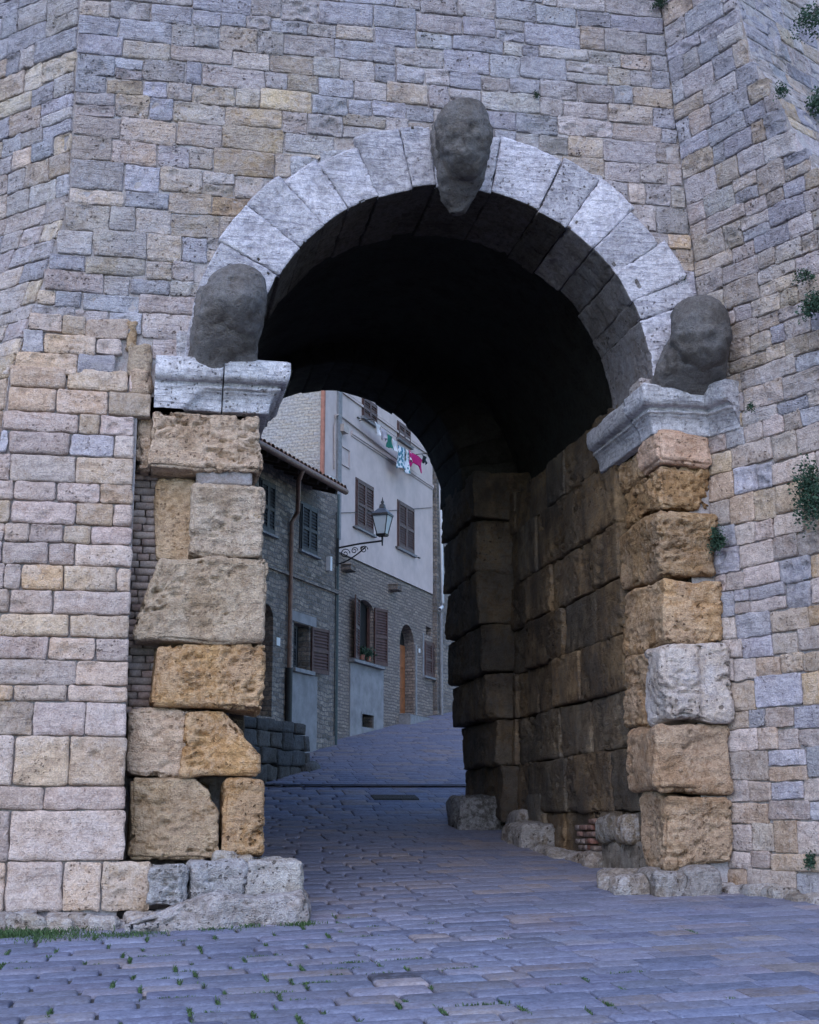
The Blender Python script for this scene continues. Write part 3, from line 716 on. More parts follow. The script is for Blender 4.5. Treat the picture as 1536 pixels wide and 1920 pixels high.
# courses on the receding side of the corner
chn = np.array([-math.cos(R(46)), -math.sin(R(46)), 0])
def ch_map(u, v, w_):
    x0 = np.interp(v, [c[1] for c in ce], [c[0] for c in ce]); y0 = np.where(v < PZ1, PY0 + (PY1 - PY0) * v / PZ1, 0.0)
    return np.c_[x0 + u * LD[0] + w_ * chn[0], y0 + u * LD[1] + w_ * chn[1], v]
lay_courses(5.6, 11.2, lambda z: 0.03, lambda z: 2.6, ch_map, M['wall'], pier, wall_pal, lmin=.25, lmax=.65)
lay_courses(.0, 5.6, lambda z: 0.03, lambda z: 1.2, ch_map, M['wall'], pier, PAL_BAST, lmin=.35, lmax=.65, hmin=.28, hmax=.4)
# stones at the foot of the left jamb
foot = [(275, 1628, 352, 1692, (.34, .335, .35), -.62), (348, 1612, 462, 1684, (.42, .41, .43), -.60), (458, 1618, 564, 1678, (.48, .45, .43), -.58), (436, 1600, 482, 1628, (.42, .34, .25), -.35), (395, 1598, 445, 1625, (.42, .35, .28), -.30)]
for (x0, y0, x1, y1, c, yf) in foot:
    q0, q1 = front(x0, y1, yf), front(x1, y0, yf)
    solid((q0[0], yf, q0[2] - .06), (q1[0], yf + .75, q1[2]), 'footing_stone', M['rock'], pier, c, res=.025, rnd=.06, amp=.045, freq=3.0, pit=.03, warp=.05, pit2=.07)
q0, q1 = front(245, 1745, -1.0), front(582, 1682, -1.0)
def taper_slab(p, nl):
    k = np.clip((-2.35 - p[:, 0]) / .9, 0, 1); p = p.copy()
    top = p[:, 2] > -.1; p[:, 2] -= np.where(top, k * .22 * (p[:, 2] + .25) / .35, 0); return p
solid((q0[0], -1.12, -.32), (q1[0], -.2, q1[2] + .03), 'footing_slab', M['rock'], pier, (.56, .52, .53), res=.024, rnd=.08, amp=.05, freq=3.2, pit=.06, warp=.06, pit2=.09, carve=taper_slab)
for k in range(12):
    x = -5.0 + k * .2 + random.uniform(-.05, .05)
    solid((x, -.78 + random.uniform(-.05, .05), -.32), (x + random.uniform(.2, .34), -.3, -.03 - random.uniform(0, .06)), 'footing_stone', M['rock'], pier, (.44, .38, .34), res=.035, rnd=.04, amp=.035, pit=.02, warp=.05, pit2=.05)

# ================================================================== RIGHT BASTION
bast = thing('stone_bastion', 'angled stone bastion with plants in its joints right of the arch', 'wall')
aA = R(24); BU = np.array([math.sin(aA), -math.cos(aA), 0])
def conc(z): return np.interp(z, [-1.5, .2, 4.9, 7.5, 10.6, 13], [3.40, 3.39, 3.35, 3.26, 2.99, 2.80])
BN = np.array([-math.cos(aA), -math.sin(aA), 0])
b0 = np.array([3.39, 0, .2]); _n = np.cross(BU, np.array([2.99, 0, 10.6]) - b0); _n /= np.linalg.norm(_n)
def bast_map(u, v, w_):
    return np.c_[conc(v) + u * BU[0] + w_ * BN[0], u * BU[1] + w_ * BN[1], v]
def ab_u(z): return np.interp(z, [-1.5, 5, 7.0, 7.88, 8.43, 9.19, 9.63, 10.21, 12.6], [2.9, 2.75, 2.35, 2.04, 1.77, 1.53, 1.30, 1.23, .9])
zs = np.array([-1.5, .2, 4.9, 5, 7.0, 7.5, 7.88, 8.43, 9.19, 9.63, 10.21, 10.6, 12.6]); BD = np.array([math.sin(R(58.7)), math.cos(R(58.7)), 0]); polys = []
def ab(z, w_=0.0): return bast_map(np.array([ab_u(z)]), np.array([z]), np.array([w_]))[0]
for za, zb in zip(zs[:-1], zs[1:]):
    c0, c1 = bast_map(np.array([-1.2]), np.array([za]), np.array([-.03]))[0], bast_map(np.array([-1.2]), np.array([zb]), np.array([-.03]))[0]
    polys.append([c0, ab(za, -.03), ab(zb, -.03), c1]); polys.append([ab(za, -.03), ab(za, -.03) + BD * 7, ab(zb, -.03) + BD * 7, ab(zb, -.03)])
sheet('wall_core', polys, M['mortar'], bast)
lay_courses(-.05, .2, lambda z: -.42, lambda z: ab_u(z), bast_map, M['pier'], bast, PAL_BAST, hmin=.34, hmax=.40, lmin=.4, lmax=.7)
lay_courses(.31, 5.3, lambda z: -.02, lambda z: ab_u(z) - .02, bast_map, M['pier'], bast, PAL_BAST, hmin=.20, hmax=.33, lmin=.26, lmax=.62)
lay_courses(5.3, 11.3, lambda z: .03, lambda z: ab_u(z) - .02, bast_map, M['wall'], bast, wall_pal, hmin=.19, hmax=.31, lmin=.24, lmax=.62)
BDN = np.array([math.cos(R(58.7)), -math.sin(R(58.7)), 0])
def b_map(u, v, w_):
    e = np.array([ab(z) for z in np.atleast_1d(v)])
    return e + np.outer(u, BD) + np.outer(w_, BDN)
lay_courses(7.0, 11.2, lambda z: .03, lambda z: 4.0, b_map, M['wall'], bast, PAL_WALL, lmin=.25, lmax=.6)
# the stones of the bastion beyond the right-hand edge of the photograph are one piece
def join_off_frame(parent, xlim):
    VV, QQ, off = [], [], 0
    for o in [c for c in COL.objects if c.parent == parent and c.name.startswith('wall_stone')]:
        v = np.array(o.location) - CAM; z = v @ _fw
        px, py = 768 + F_PX * (v @ _rt) / z, 960 - F_PX * (v @ _up) / z
        if -60 < px < xlim and py > -60: continue
        me = o.data; A = np.empty(len(me.vertices) * 3, np.float32); me.vertices.foreach_get('co', A); B = np.empty(len(me.loops), np.int32); me.loops.foreach_get('vertex_index', B)
        VV.append(A.reshape(-1, 3) + np.array(o.location)); QQ.append(B.reshape(-1, 4) + off); off += len(me.vertices)
        bpy.data.objects.remove(o)
    if VV: o = put('wall_stones', np.concatenate(VV), np.concatenate(QQ), M['pier_far'], parent); o['kind'] = 'stuff'
join_off_frame(bast, 1590)
# low rubble along its foot
for k in range(12):
    u = -.7 + k * .3
    p = bast_map(np.array([u]), np.array([0.0]), np.array([.05]))[0]; g0 = float(ground(p[0], p[1]))
    solid((p[0] - .22, p[1] - .17, g0 - .15), (p[0] + .3, p[1] + .2, g0 + random.uniform(.04, .10)), 'footing_stone', M['rock'], bast, (.38, .34, .31), res=.05, rnd=.06, amp=.04, pit=.03)
for (lo, hi) in (((2.35, -.35, -.1), (2.75, .3, .32)), ((2.72, -.42, -.1), (3.1, .2, .36)), ((2.0, -.1, -.05), (2.5, .7, .24)), ((2.2, .6, .0), (2.7, 1.3, .3))):
    solid(lo, hi, 'footing_stone', M['rock'], bast, (.31, .27, .24), res=.04, rnd=.09, amp=.05, pit=.06, warp=.04)

# ================================================================== PAVING
pav = bpy.data.objects.new('paving', None); COL.objects.link(pav); pav['kind'] = 'structure'
PALP = [(40, (.20, .208, .285)), (24, (.235, .225, .28)), (18, (.28, .245, .26)), (18, (.165, .18, .265))]
stones = []
y = -9.0; k = 0
while y < 38:
    d = random.uniform(.25, .34) if y < 9 else random.uniform(.26, .32)
    x = -8 + random.uniform(0, .4); xe = 8.5
    if y > -.2: x, xe = -2.1 + random.uniform(-.2, .2), 2.75
    if y > 9: x, xe = -3.4, 9 + (y - 9) * .6
    while x < xe:
        l = random.uniform(.36, .72); stones.append((x, y, l, d)); x += l
    y += d; k += 1
def blocked(x, y, l, d):
    cx, cy = x + l / 2, y + d / 2
    if cy > -.25 and cy < 9 and (cx < -2.0 or cx > 2.75): return True
    if cy > -.6 and cy < 1 and cx < -3.2: return True
    if 9 > cy > -3 and cx > 3.25 + (.445 * max(0, -cy)): return True
    return False
stones = [s for s in stones if not blocked(*s)]
def in_view(x, y):
    v = np.array([x, y, float(ground(x, y))]) - CAM; z = v @ _fw
    if z < 1: return False
    px, py = 768 + F_PX * (v @ _rt) / z, 960 - F_PX * (v @ _up) / z
    return -60 < px < 1600 and py < 1990
def paver(s, res=.12):
    x, y, l, d = s
    worn = float(smooth(-.5, 1.5, x + l / 2 + .35 * math.sin(y))) 
    j = .011 * (1 - worn) + .0025
    a = _axis(max(1, int(l / res)), l - 2 * j, .022); b = _axis(max(1, int(d / res)), d - 2 * j, .022)
    A, B = np.meshgrid(a, b); A = A.ravel(); B = B.ravel(); nx, ny = len(a), len(b)
    e = np.minimum(np.minimum(A, a[-1] - A), np.minimum(B, b[-1] - B))
    W = np.c_[x + j + A, y + j + B]
    P3 = np.c_[W, np.full(len(W), random.random() * 40)]
    edge = 1 - np.clip(e / .03, 0, 1)
    W = W + (edge * .012 * (1 - worn * .6))[:, None] * np.c_[fbm(P3 * 8, 2), fbm(P3 * 8 + 30, 2)]
    tilt = (rng.random(3) - .5) * (.7 - .55 * worn)
    z = ground(W[:, 0], W[:, 1]) + .006 + .012 * tilt[0] + .02 * tilt[1] * (A - l / 2) + .02 * tilt[2] * (B - d / 2) - (.016 - .010 * worn) * edge ** 2 + .004 * fbm(P3 * 6, 3)
    V = np.c_[W, z]; idx = np.arange(nx * ny).reshape(ny, nx)
    Q = np.c_[idx[:-1, :-1].ravel(), idx[:-1, 1:].ravel(), idx[1:, 1:].ravel(), idx[1:, :-1].ravel()]
    ring = np.r_[idx[0, :], idx[1:, -1], idx[-1, -2::-1], idx[-2:0:-1, 0]]; S = V[ring].copy(); S[:, 2] -= .06
    n = len(ring); jj = np.arange(n); s0 = len(V)
    return np.r_[V, S], np.r_[Q, np.c_[ring, s0 + jj, s0 + (jj + 1) % n, np.roll(ring, -1)]]
def pdist(s): return math.hypot(s[0] + s[2] / 2 - CAM[0], s[1] + s[3] / 2 - CAM[1])
vis = sorted([s for s in stones if in_view(s[0] + s[2] / 2, s[1] + s[3] / 2)], key=pdist)
sing = set(vis[:300])
for s in vis[:300]:
    V, Q = paver(s); po = put('paving_stone', V, Q, M['paver'], pav, pick(PALP))
    q_ = np.array(po.location) - CAM; zq = q_ @ _fw; dq = math.hypot(768 + F_PX * (q_ @ _rt) / zq - 785, 3 * (960 - F_PX * (q_ @ _up) / zq - 1834))
    if dq < 45: po.color = (.075, .075, .095, 1)       # one darker slab set in the street
VV, QQ, off = [], [], 0
def near_view(x, y):
    v = np.array([x, y, float(ground(x, y))]) - CAM; z = v @ _fw
    return z > 1 and -260 < 768 + F_PX * (v @ _rt) / z < 1800 and 960 - F_PX * (v @ _up) / z < 2200 and (y < 11 or 200 < 768 + F_PX * (v @ _rt) / z < 1150)
rest = [s for s in stones if s not in sing and near_view(s[0] + s[2] / 2, s[1] + s[3] / 2)]
for s in rest:
    V, Q = paver(s, .3); VV.append(V); QQ.append(Q + off); off += len(V)
o = put('paving_stones', np.concatenate(VV), np.concatenate(QQ), M['paver_far'], pav); o['kind'] = 'stuff'

# ================================================================== THE STREET BEHIND THE GATE
HA = R(30.2); HD = np.array([math.sin(HA), math.cos(HA), 0]); HN = np.array([HD[1], -HD[0], 0])
_d = _fw * F_PX + _rt * (630 - 768) + _up * (960 - 1385)
P0 = CAM + _d * (36 / (_d @ _fw))                    # foot of the corner between the two houses
HRZ = math.pi / 2 - HA
def hl(px, py, d=0.0):
    P = onp(px, py, P0 + HN * d, HN); return (P - P0) @ HD, P[2] - P0[2]
def house(name, label, cat='house'): return thing(name, label, cat, None, tuple(P0), HRZ)
def boxes(name, bl, mat, parent, bev=0.0):
    """boxes given as (u0, u1, d0, d1, z0, z1), d counted outwards from the house line"""
    me = bpy.data.meshes.new(name); bm = bmesh.new()
    for (u0, u1, d0, d1, z0, z1) in bl:
        r = bmesh.ops.create_cube(bm, size=1)
        for v in r['verts']:
            v.co = ((u0 + u1) / 2 + v.co.x * (u1 - u0), -(d0 + d1) / 2 - v.co.y * (d1 - d0), (z0 + z1) / 2 + v.co.z * (z1 - z0))
    if bev: bmesh.ops.bevel(bm, geom=bm.edges[:], offset=bev, segments=1, affect='EDGES')
    bmesh.ops.recalc_face_normals(bm, faces=bm.faces)
    bm.to_mesh(me); bm.free(); return link(name, me, mat, parent)
def rect(px0, py0, px1, py1, d=0.0):
    u0, z1 = hl(px0, py0, d); u1, z0 = hl(px1, py1, d); return u0, u1, z0, z1
def wall_with_holes(name, u0, u1, z0, z1, d, thick, holes, mat, parent):
    us = sorted({u0, u1, *[h[0] for h in holes], *[h[1] for h in holes]}); zs_ = sorted({z0, z1, *[h[2] for h in holes], *[h[3] for h in holes]})
    polys = []
    for a, b in zip(us[:-1], us[1:]):
        for c, e in zip(zs_[:-1], zs_[1:]):
            um, zm = (a + b) / 2, (c + e) / 2
            if any(h[0] < um < h[1] and h[2] < zm < h[3] for h in holes): continue
            polys.append([(a, -d, c), (b, -d, c), (b, -d, e), (a, -d, e)])
    for (a, b, c, e) in [h[:4] for h in holes]:
        y0, y1 = -d, -d + .38
        polys += [[(a, y0, c), (a, y1, c), (a, y1, e), (a, y0, e)], [(b, y0, c), (b, y1, c), (b, y1, e), (b, y0, e)], [(a, y0, c), (b, y0, c), (b, y1, c), (a, y1, c)], [(a, y0, e), (b, y0, e), (b, y1, e), (a, y1, e)]]
    polys += [[(u0, -d, z0), (u0, -d + thick, z0), (u0, -d + thick, z1), (u0, -d, z1)], [(u1, -d, z0), (u1, -d + thick, z0), (u1, -d + thick, z1), (u1, -d, z1)],
              [(u0, -d, z1), (u1, -d, z1), (u1, -d + thick, z1), (u0, -d + thick, z1)], [(u0, -d + thick, z0), (u1, -d + thick, z0), (u1, -d + thick, z1), (u0, -d + thick, z1)]]
    return sheet(name, polys, mat, parent)
def arch_fill(name, u0, u1, z1, rise, d, mat, parent, depth=.30):
    """two spandrels that turn the square head of an opening into an arch"""
    n = 9; c = (u0 + u1) / 2; h = (u1 - u0) / 2; me = bpy.data.meshes.new(name); bm = bmesh.new()
    pts = [(c - h * math.cos(t), z1 - rise + rise * math.sin(t)) for t in np.linspace(0, math.pi, 2 * n + 1)]
    for (a, b) in zip(pts[:-1], pts[1:]):
        q = [(a[0], a[1]), (b[0], b[1]), (b[0], z1), (a[0], z1)]
        f = [bm.verts.new((x, -d - .002, z)) for x, z in q]; bm.faces.new(f)
        g = [bm.verts.new((a[0], y, a[1])) for y in (-d - .002, -d + depth)] + [bm.verts.new((b[0], y, b[1])) for y in (-d + depth, -d - .002)]; bm.faces.new(g)
    bmesh.ops.remove_doubles(bm, verts=bm.verts, dist=1e-4); bmesh.ops.recalc_face_normals(bm, faces=bm.faces); bm.to_mesh(me); bm.free()
    return link(name, me, mat, parent)
def leaf_boxes(u0, u1, z0, z1, d, pitch=.062, mid=True):
    t = .055; bl = [(u0, u0 + t, d, d + .04, z0, z1), (u1 - t, u1, d, d + .04, z0, z1), (u0 + t, u1 - t, d + .002, d + .038, z0, z0 + .10), (u0 + t, u1 - t, d + .002, d + .038, z1 - .07, z1)]
    if mid: zm = (z0 + z1) / 2; bl.append((u0 + t, u1 - t, d + .002, d + .038, zm - .04, zm + .04))
    bl.append((u0 + t, u1 - t, d + .001, d + .006, z0 + .1, z1 - .07))
    return bl, [(u0 + t, u1 - t, z0 + .10, z1 - .07)]
def shutter(parent, u0, u1, z0, z1, d, mat, hinge=None, swing=0.0, slats=True):
    """one louvred leaf; swing in degrees about its hinge edge"""
    bl, inn = leaf_boxes(u0, u1, z0, z1, d)
    o = boxes('shutter', bl, mat, parent)
    me = o.data; bm = bmesh.new(); bm.from_mesh(me)
    (a, b, c, e) = inn[0]; z = c + .02
    while z < e - .04:
        if not ((z0 + z1) / 2 - .07 < z < (z0 + z1) / 2 + .02):
            vs = [bm.verts.new(p) for p in ((a, -(d + .034), z), (b, -(d + .034), z), (b, -(d + .010), z + .045), (a, -(d + .010), z + .045), (a, -(d + .030), z - .008), (b, -(d + .030), z - .008), (b, -(d + .006), z + .037), (a, -(d + .006), z + .037))]
            for f in ((0, 1, 2, 3), (7, 6, 5, 4), (0, 4, 5, 1), (2, 6, 7, 3)): bm.faces.new([vs[i] for i in f])
        z += .075
    if swing:
        bmesh.ops.rotate(bm, verts=bm.verts, cent=(hinge, -d, 0), matrix=Matrix.Rotation(R(swing), 3, 'Z'))
    bmesh.ops.recalc_face_normals(bm, faces=bm.faces); bm.to_mesh(me); bm.free()
    return o
def tube(name, pts, r, mat, parent=None, seg=8, local=None):
    pts = [np.array(p, float) for p in pts]; V = []; Q = []
    for i, p in enumerate(pts):
        t = pts[min(i + 1, len(pts) - 1)] - pts[max(i - 1, 0)]; t /= np.linalg.norm(t)
        a = np.cross(t, (0, 0, 1)) if abs(t[2]) < .9 else np.cross(t, (1, 0, 0)); a /= np.linalg.norm(a); b = np.cross(t, a)
        rr = r[i] if isinstance(r, (list, tuple)) else r
        for k in range(seg):
            w_ = 2 * math.pi * k / seg; V.append(p + rr * (a * math.cos(w_) + b * math.sin(w_)))
    for i in range(len(pts) - 1):
        for k in range(seg): Q.append((i * seg + k, i * seg + (k + 1) % seg, (i + 1) * seg + (k + 1) % seg, (i + 1) * seg + k))
    return put(name, V, Q, mat, parent)

M['rubble'] = masonry('rubble_wall', [(.13, .11, .095), (.25, .20, .17), (.39, .325, .27), (.20, .165, .145)], .26, .11, (.17, .165, .165), .016, .10, (.20, .18, .17), .4)
M['brickwall'] = masonry('brick_wall', [(.20, .16, .14), (.29, .235, .20), (.38, .305, .255), (.25, .195, .165)], .30, .085, (.15, .135, .13), .014, .05, (.25, .225, .215), .3)
M['gable'] = masonry('pale_brick', [(.42, .38, .34), (.50, .46, .42), (.46, .40, .34), (.44, .42, .42)], .30, .085, (.46, .44, .43), .012, .05, (.44, .43, .45), .55)
M['stucco'] = plain('lilac_stucco', (.60, .50, .475), .95, .10, 1.6, bump=.25)
M['stucco_b'] = plain('grey_render', (.27, .265, .275), .95, .22, 2.2, bump=.35)
M['shut_br'] = plain('brown_shutter', (.09, .046, .04), .6, .25, 9)
M['shut_gr'] = plain('dark_green_shutter', (.022, .022, .026), .6, .25, 9)
M['wood'] = plain('orange_door_wood', (.30, .105, .035), .55, .3, 7)
M['dark'] = plain('dark_interior', (.012, .012, .012), .9, .2, 4)
M['curtain'] = plain('amber_curtain', (.20, .085, .03), .8, .3, 12)
M['copper'] = plain('copper_pipe', (.20, .115, .085), .5, .25, 10)
M['terra'] = plain('terracotta_pipe', (.36, .16, .115), .7, .2, 8)
M['black'] = plain('black_iron', (.015, .016, .018), .5, .2, 15)
M['greenp'] = plain('green_pipe', (.045, .07, .075), .5, .2, 9)
M['beige'] = plain('beige_conduit', (.45, .38, .34), .6, .15, 9)
M['white'] = plain('white_enamel', (.72, .72, .74), .5, .06, 9)
M['tile'] = plain('clay_tile', (.22, .14, .10), .85, .4, 12, bump=.4)
M['eave'] = plain('eave_timber', (.085, .06, .045), .8, .35, 9)
M['sill'] = plain('stone_sill', (.26, .26, .27), .9, .2, 9)
def cloth_mat(n, c): return plain(n, c, .9, .06, 20, bump=.05)

# ---- stuccoed house -------------------------------------------------
sh = house('stuccoed_house', 'lilac stuccoed house over a brick ground floor with brown shutters')
uC0 = hl(606, 820)[0]; uC1 = hl(811, 1050)[0]; zS = (hl(643, 1041)[1] + hl(810, 1113)[1]) / 2
win_o = rect(671, 1120, 699, 1246); door_o = rect(750, 1166, 777, 1346); slit = rect(799, 1174, 808, 1193); vent = rect(676, 1338, 698, 1366)
sw = rect(795, 1203, 821, 1274)
wall_with_holes('ground_floor_wall', uC0, uC1, -3, zS, 0, 8, [win_o, door_o, slit, vent], M['brickwall'], sh)
arch_fill('window_arch', win_o[0], win_o[1], win_o[3], .22, 0, M['brickwall'], sh)
arch_fill('door_arch', door_o[0], door_o[1], door_o[3], (door_o[1] - door_o[0]) / 2, 0, M['brickwall'], sh)
ZT_H = 13.5
wall_with_holes('stucco_wall', uC0 + .004, hl(809, 1050)[0], zS, ZT_H, .045, 8, [], M['stucco'], sh)
us = hl(809, 1050)[0]
boxes('corner_quoins', [(us + .002, uC1, -1, .02 + .02 * (i % 2), zS + i * .34, zS + i * .34 + .325) for i in range(18)], M['rubble'], sh, .01)
# moulded band across the stucco
zb0 = (hl(655, 815)[1] + hl(804, 912)[1]) / 2
bu0 = hl(655, 815)[0]
boxes('moulded_band', [(bu0, us, .045, .10, zb0, zb0 + .09), (bu0, us, .045, .075, zb0 - .05, zb0 - .002), (uC0 + .3, us, .045, .085, zb0 + .95, zb0 + 1.02)], M['stucco'], sh, .008)
# blind panel by the corner
pu0, pu1, pz0, pz1 = rect(631, 830, 652, 880)
boxes('panel_moulding', [(pu0, pu0 + .05, .045, .08, pz0, pz1), (pu1 - .05, pu1, .045, .08, pz0, pz1), (pu0 + .052, pu1 - .052, .045, .08, pz0, pz0 + .05), (pu0 + .052, pu1 - .052, .045, .08, pz1 - .05, pz1)], M['stucco'], sh)
def closed_window(parent, r, d, mat, sill=True, frame=None):
    u0, u1, z0, z1 = r
    wnd = boxes('window', [(u0 - .05, u0, d - .02, d + .02, z0, z1 + .05), (u1, u1 + .05, d - .02, d + .02, z0, z1 + .05), (u0, u1, d - .02, d + .018, z1, z1 + .05), (u0, u1, d - .02, d + .004, z0, z1)], frame or mat, parent)
    um = (u0 + u1) / 2
    for a, b in ((u0 + .004, um - .004), (um + .004, u1 - .004)): shutter(wnd, a, b, z0 + .01, z1 - .005, d + .006, mat)
    if sill: boxes('sill', [(u0 - .12, u1 + .12, d - .02, d + .08, z0 - .06, z0 - .003)], M['sill'], wnd, .01)
    return wnd
for (r) in ((665, 899, 695, 1003), (743, 940, 772, 1041), (677, 745, 702, 800), (743, 792, 765, 838)):
    closed_window(sh, rect(*r), .05, M['shut_br'])
# low window with open leaves, flower box and rendered panel below
w1 = boxes('window', [(win_o[0] + .01, win_o[0] + .09, -.14, -.08, win_o[2] + .01, win_o[3] - .12), (win_o[1] - .09, win_o[1] - .01, -.14, -.08, win_o[2] + .01, win_o[3] - .12), (win_o[0] + .09, win_o[1] - .09, -.14, -.08, win_o[2] + .01, win_o[2] + .09)], M['shut_br'], sh)
boxes('dark_room', [(win_o[0], win_o[1], -.22, -.17, win_o[2], win_o[3])], M['dark'], w1)
boxes('curtain', [(win_o[0] + .30, win_o[0] + .52, -.165, -.15, win_o[2] + .05, win_o[3] - .3), (win_o[0] + .12, win_o[0] + .2, -.165, -.15, win_o[2] + .05, win_o[3] - .3)], M['curtain'], w1)
ww = win_o[1] - win_o[0]
shutter(w1, win_o[0] - .62, win_o[0] - .01, win_o[2], win_o[3] - .02, .03, M['shut_br'], win_o[0], 12)
shutter(w1, win_o[1] + .01, win_o[1] + .62, win_o[2], win_o[3] - .12, .03, M['shut_br'], win_o[1], -14)
boxes('sill', [(win_o[0] - .60, win_o[1] + .55, .0, .16, win_o[2] - .09, win_o[2] - .012)], M['sill'], w1, .01)
rp = rect(655, 1246, 717, 1371)
wall_with_holes('rendered_panel', rp[0], rp[1], -.6, win_o[2] - .1, .035, .3, [vent], M['stucco_b'], sh)
boxes('vent_back', [(vent[0], vent[1], -.3, -.25, vent[2], vent[3])], M['dark'], sh)
boxes('vent_frame', [(vent[0] - .05, vent[1] + .05, .036, .05, vent[3], vent[3] + .05), (vent[0] - .05, vent[0], .036, .05, vent[2], vent[3]), (vent[1], vent[1] + .05, .036, .05, vent[2], vent[3])], M['sill'], sh)
# door
dr = boxes('door', [(door_o[0] + .01, door_o[0] + (door_o[1] - door_o[0]) * .98, -.34, -.28, door_o[2] + .02, door_o[3] - .55)], M['wood'], sh)
dw = door_o[1] - door_o[0]
boxes('door_panel', [(door_o[0] + .1, door_o[0] + dw * .45, -.28, -.262, door_o[2] + .2 + k * .62, door_o[2] + .72 + k * .62) for k in range(3)] + [(door_o[0] + dw * .55, door_o[1] - .1, -.28, -.262, door_o[2] + .2 + k * .62, door_o[2] + .72 + k * .62) for k in range(3)], M['wood'], dr, .006)
boxes('fanlight', [(door_o[0], door_o[1], -.36, -.31, door_o[3] - .55, door_o[3])], M['dark'], dr)
boxes('handle', [(door_o[0] + dw * .5 - .02, door_o[0] + dw * .5 + .02, -.27, -.22, door_o[2] + 1.0, door_o[2] + 1.12)], M['black'], dr)
st = rect(748, 1340, 792, 1356)
boxes('doorstep', [(door_o[0] - .1, door_o[1] + .7, .003, .34, door_o[2] - .6, door_o[2] + .02)], M['sill'], sh, .015)
boxes('slit_back', [(slit[0], slit[1], -.36, -.3, slit[2], slit[3])], M['dark'], sh)
closed_window(sh, sw, .01, M['shut_br'])
boxes('window_surround', [(sw[0] - .16, sw[0] - .055, .003, .03, sw[2] - .1, sw[3] + .25), (door_o[1] + .06, door_o[1] + .16, .003, .035, door_o[2], door_o[3] - .5)], M['sill'], sh)
for (px, py) in ((645, 1064), (733, 1101)):
    u, z = hl(px, py); boxes('corbel', [(u - .17, u + .17, .003, .24, z - .09, z + .05)], M['rubble'], sh, .03)
for (px, py) in ((786, 1220), (822, 1215)):
    u, z = hl(px, py); boxes('number_plate', [(u - .06, u + .06, .004, .02, z - .06, z + .06)], M['white'], sh)
# side wall of pale brick rising over the lower roof
sheet('gable_wall', [[(uC0, .0, -3), (uC0, 9, -3), (uC0, 9, ZT_H), (uC0, .0, ZT_H)]], M['gable'], sh)
u, _ = hl(603, 820); 
tube('downpipe', [(uC0 - .07, -.02, z) for z in (4.5, 6, 8, 10, 12)], .065, M['terra'], sh)
uu = hl(632, 1000)[0]
boxes('corner_strip', [(hl(627, 900)[0], hl(634, 900)[0], .046, .10, hl(630, 925)[1] - 1.2, ZT_H)], M['sill'], sh)
cp = [hl(622, 880), hl(622, 800), hl(624, 780), hl(630, 777), hl(660, 800), hl(740, 862), hl(805, 910)]
tube('conduit', [(a, -.08, b) for a, b in cp], .022, M['beige'], sh)
tube('cable', [(hl(634, 962)[0], -.07, hl(634, 962)[1]), (hl(700, 960)[0], -.07, hl(700, 960)[1]), (hl(805, 952)[0], -.07, hl(805, 952)[1] )], .010, M['black'], sh)
bx0 = rect(632, 795, 641, 815); boxes('meter_box', [(bx0[0], bx0[1], .046, .2, bx0[2], bx0[3])], M['beige'], sh)
for (px, py) in ((660, 989), (740, 1026), (782, 1046), (668, 784)):
    u, z = hl(px, py); boxes('shutter_stop', [(u - .07, u + .07, .046, .09, z - .015, z + .015)], M['black'], sh)

# ---- low house with the tiled eave ---------------------------------
DL = .42
lh = house('stone_house', 'low rubble stone house with deep tiled eave and dark shutters')
uL1 = hl(630, 1200, DL)[0]; uL0 = uL1 - 16
zE = (hl(500, 838, DL + .7)[1] + hl(636, 924, DL + .7)[1]) / 2
dor = rect(488, 1128, 509, 1345, DL); gw = rect(551, 1166, 579, 1259, DL)
wall_with_holes('wall', uL0, uL1, -4, zE + .35, DL, 6, [dor, gw], M['rubble'], lh)
arch_fill('door_arch', dor[0], dor[1], dor[3], (dor[1] - dor[0]) / 2, DL, M['rubble'], lh)
boxes('door', [(dor[0], dor[1], DL - .36, DL - .3, dor[2], dor[3])], M['wood'], lh)
n = 14; c = (dor[0] + dor[1]) / 2; h = (dor[1] - dor[0]) / 2
zs2 = (hl(500, 1055, DL)[1] + hl(626, 1113, DL)[1]) / 2
boxes('string_course', [(uL0, uL1, DL + .002, DL + .06, zs2 - .05, zs2 + .05)], M['rubble'], lh, .01)
for r in ((488, 900, 512, 1004), (564, 944, 592, 1043)): closed_window(lh, rect(*r, DL), DL + .01, M['shut_gr'])
gwm = boxes('window', [(gw[0], gw[1], DL - .34, DL - .28, gw[2], gw[3])], M['dark'], lh)
shutter(gwm, gw[0] + .02, gw[0] + (gw[1] - gw[0]) * .62, gw[2] + .02, gw[3] - .02, DL - .2, M['shut_gr'])
shutter(gwm, gw[1] + .05, gw[1] + .80, gw[2] - .02, gw[3] + .0, DL + .02, M['shut_br'], gw[1], -10)
boxes('sill', [(gw[0] - .12, gw[1] + .12, DL + .003, DL + .12, gw[2] - .09, gw[2] - .003)], M['sill'], gwm)
boxes('window_head', [(gw[0] - .25, gw[1] + .35, DL + .003, DL + .03, gw[3] + .02, gw[3] + .26)], M['stucco_b'], lh, .01)
boxes('rendered_footing', [(hl(545, 1300, DL)[0], hl(592, 1300, DL)[0], DL + .003, DL + .04, -1.5, gw[2] - .10)], M['stucco_b'], lh)
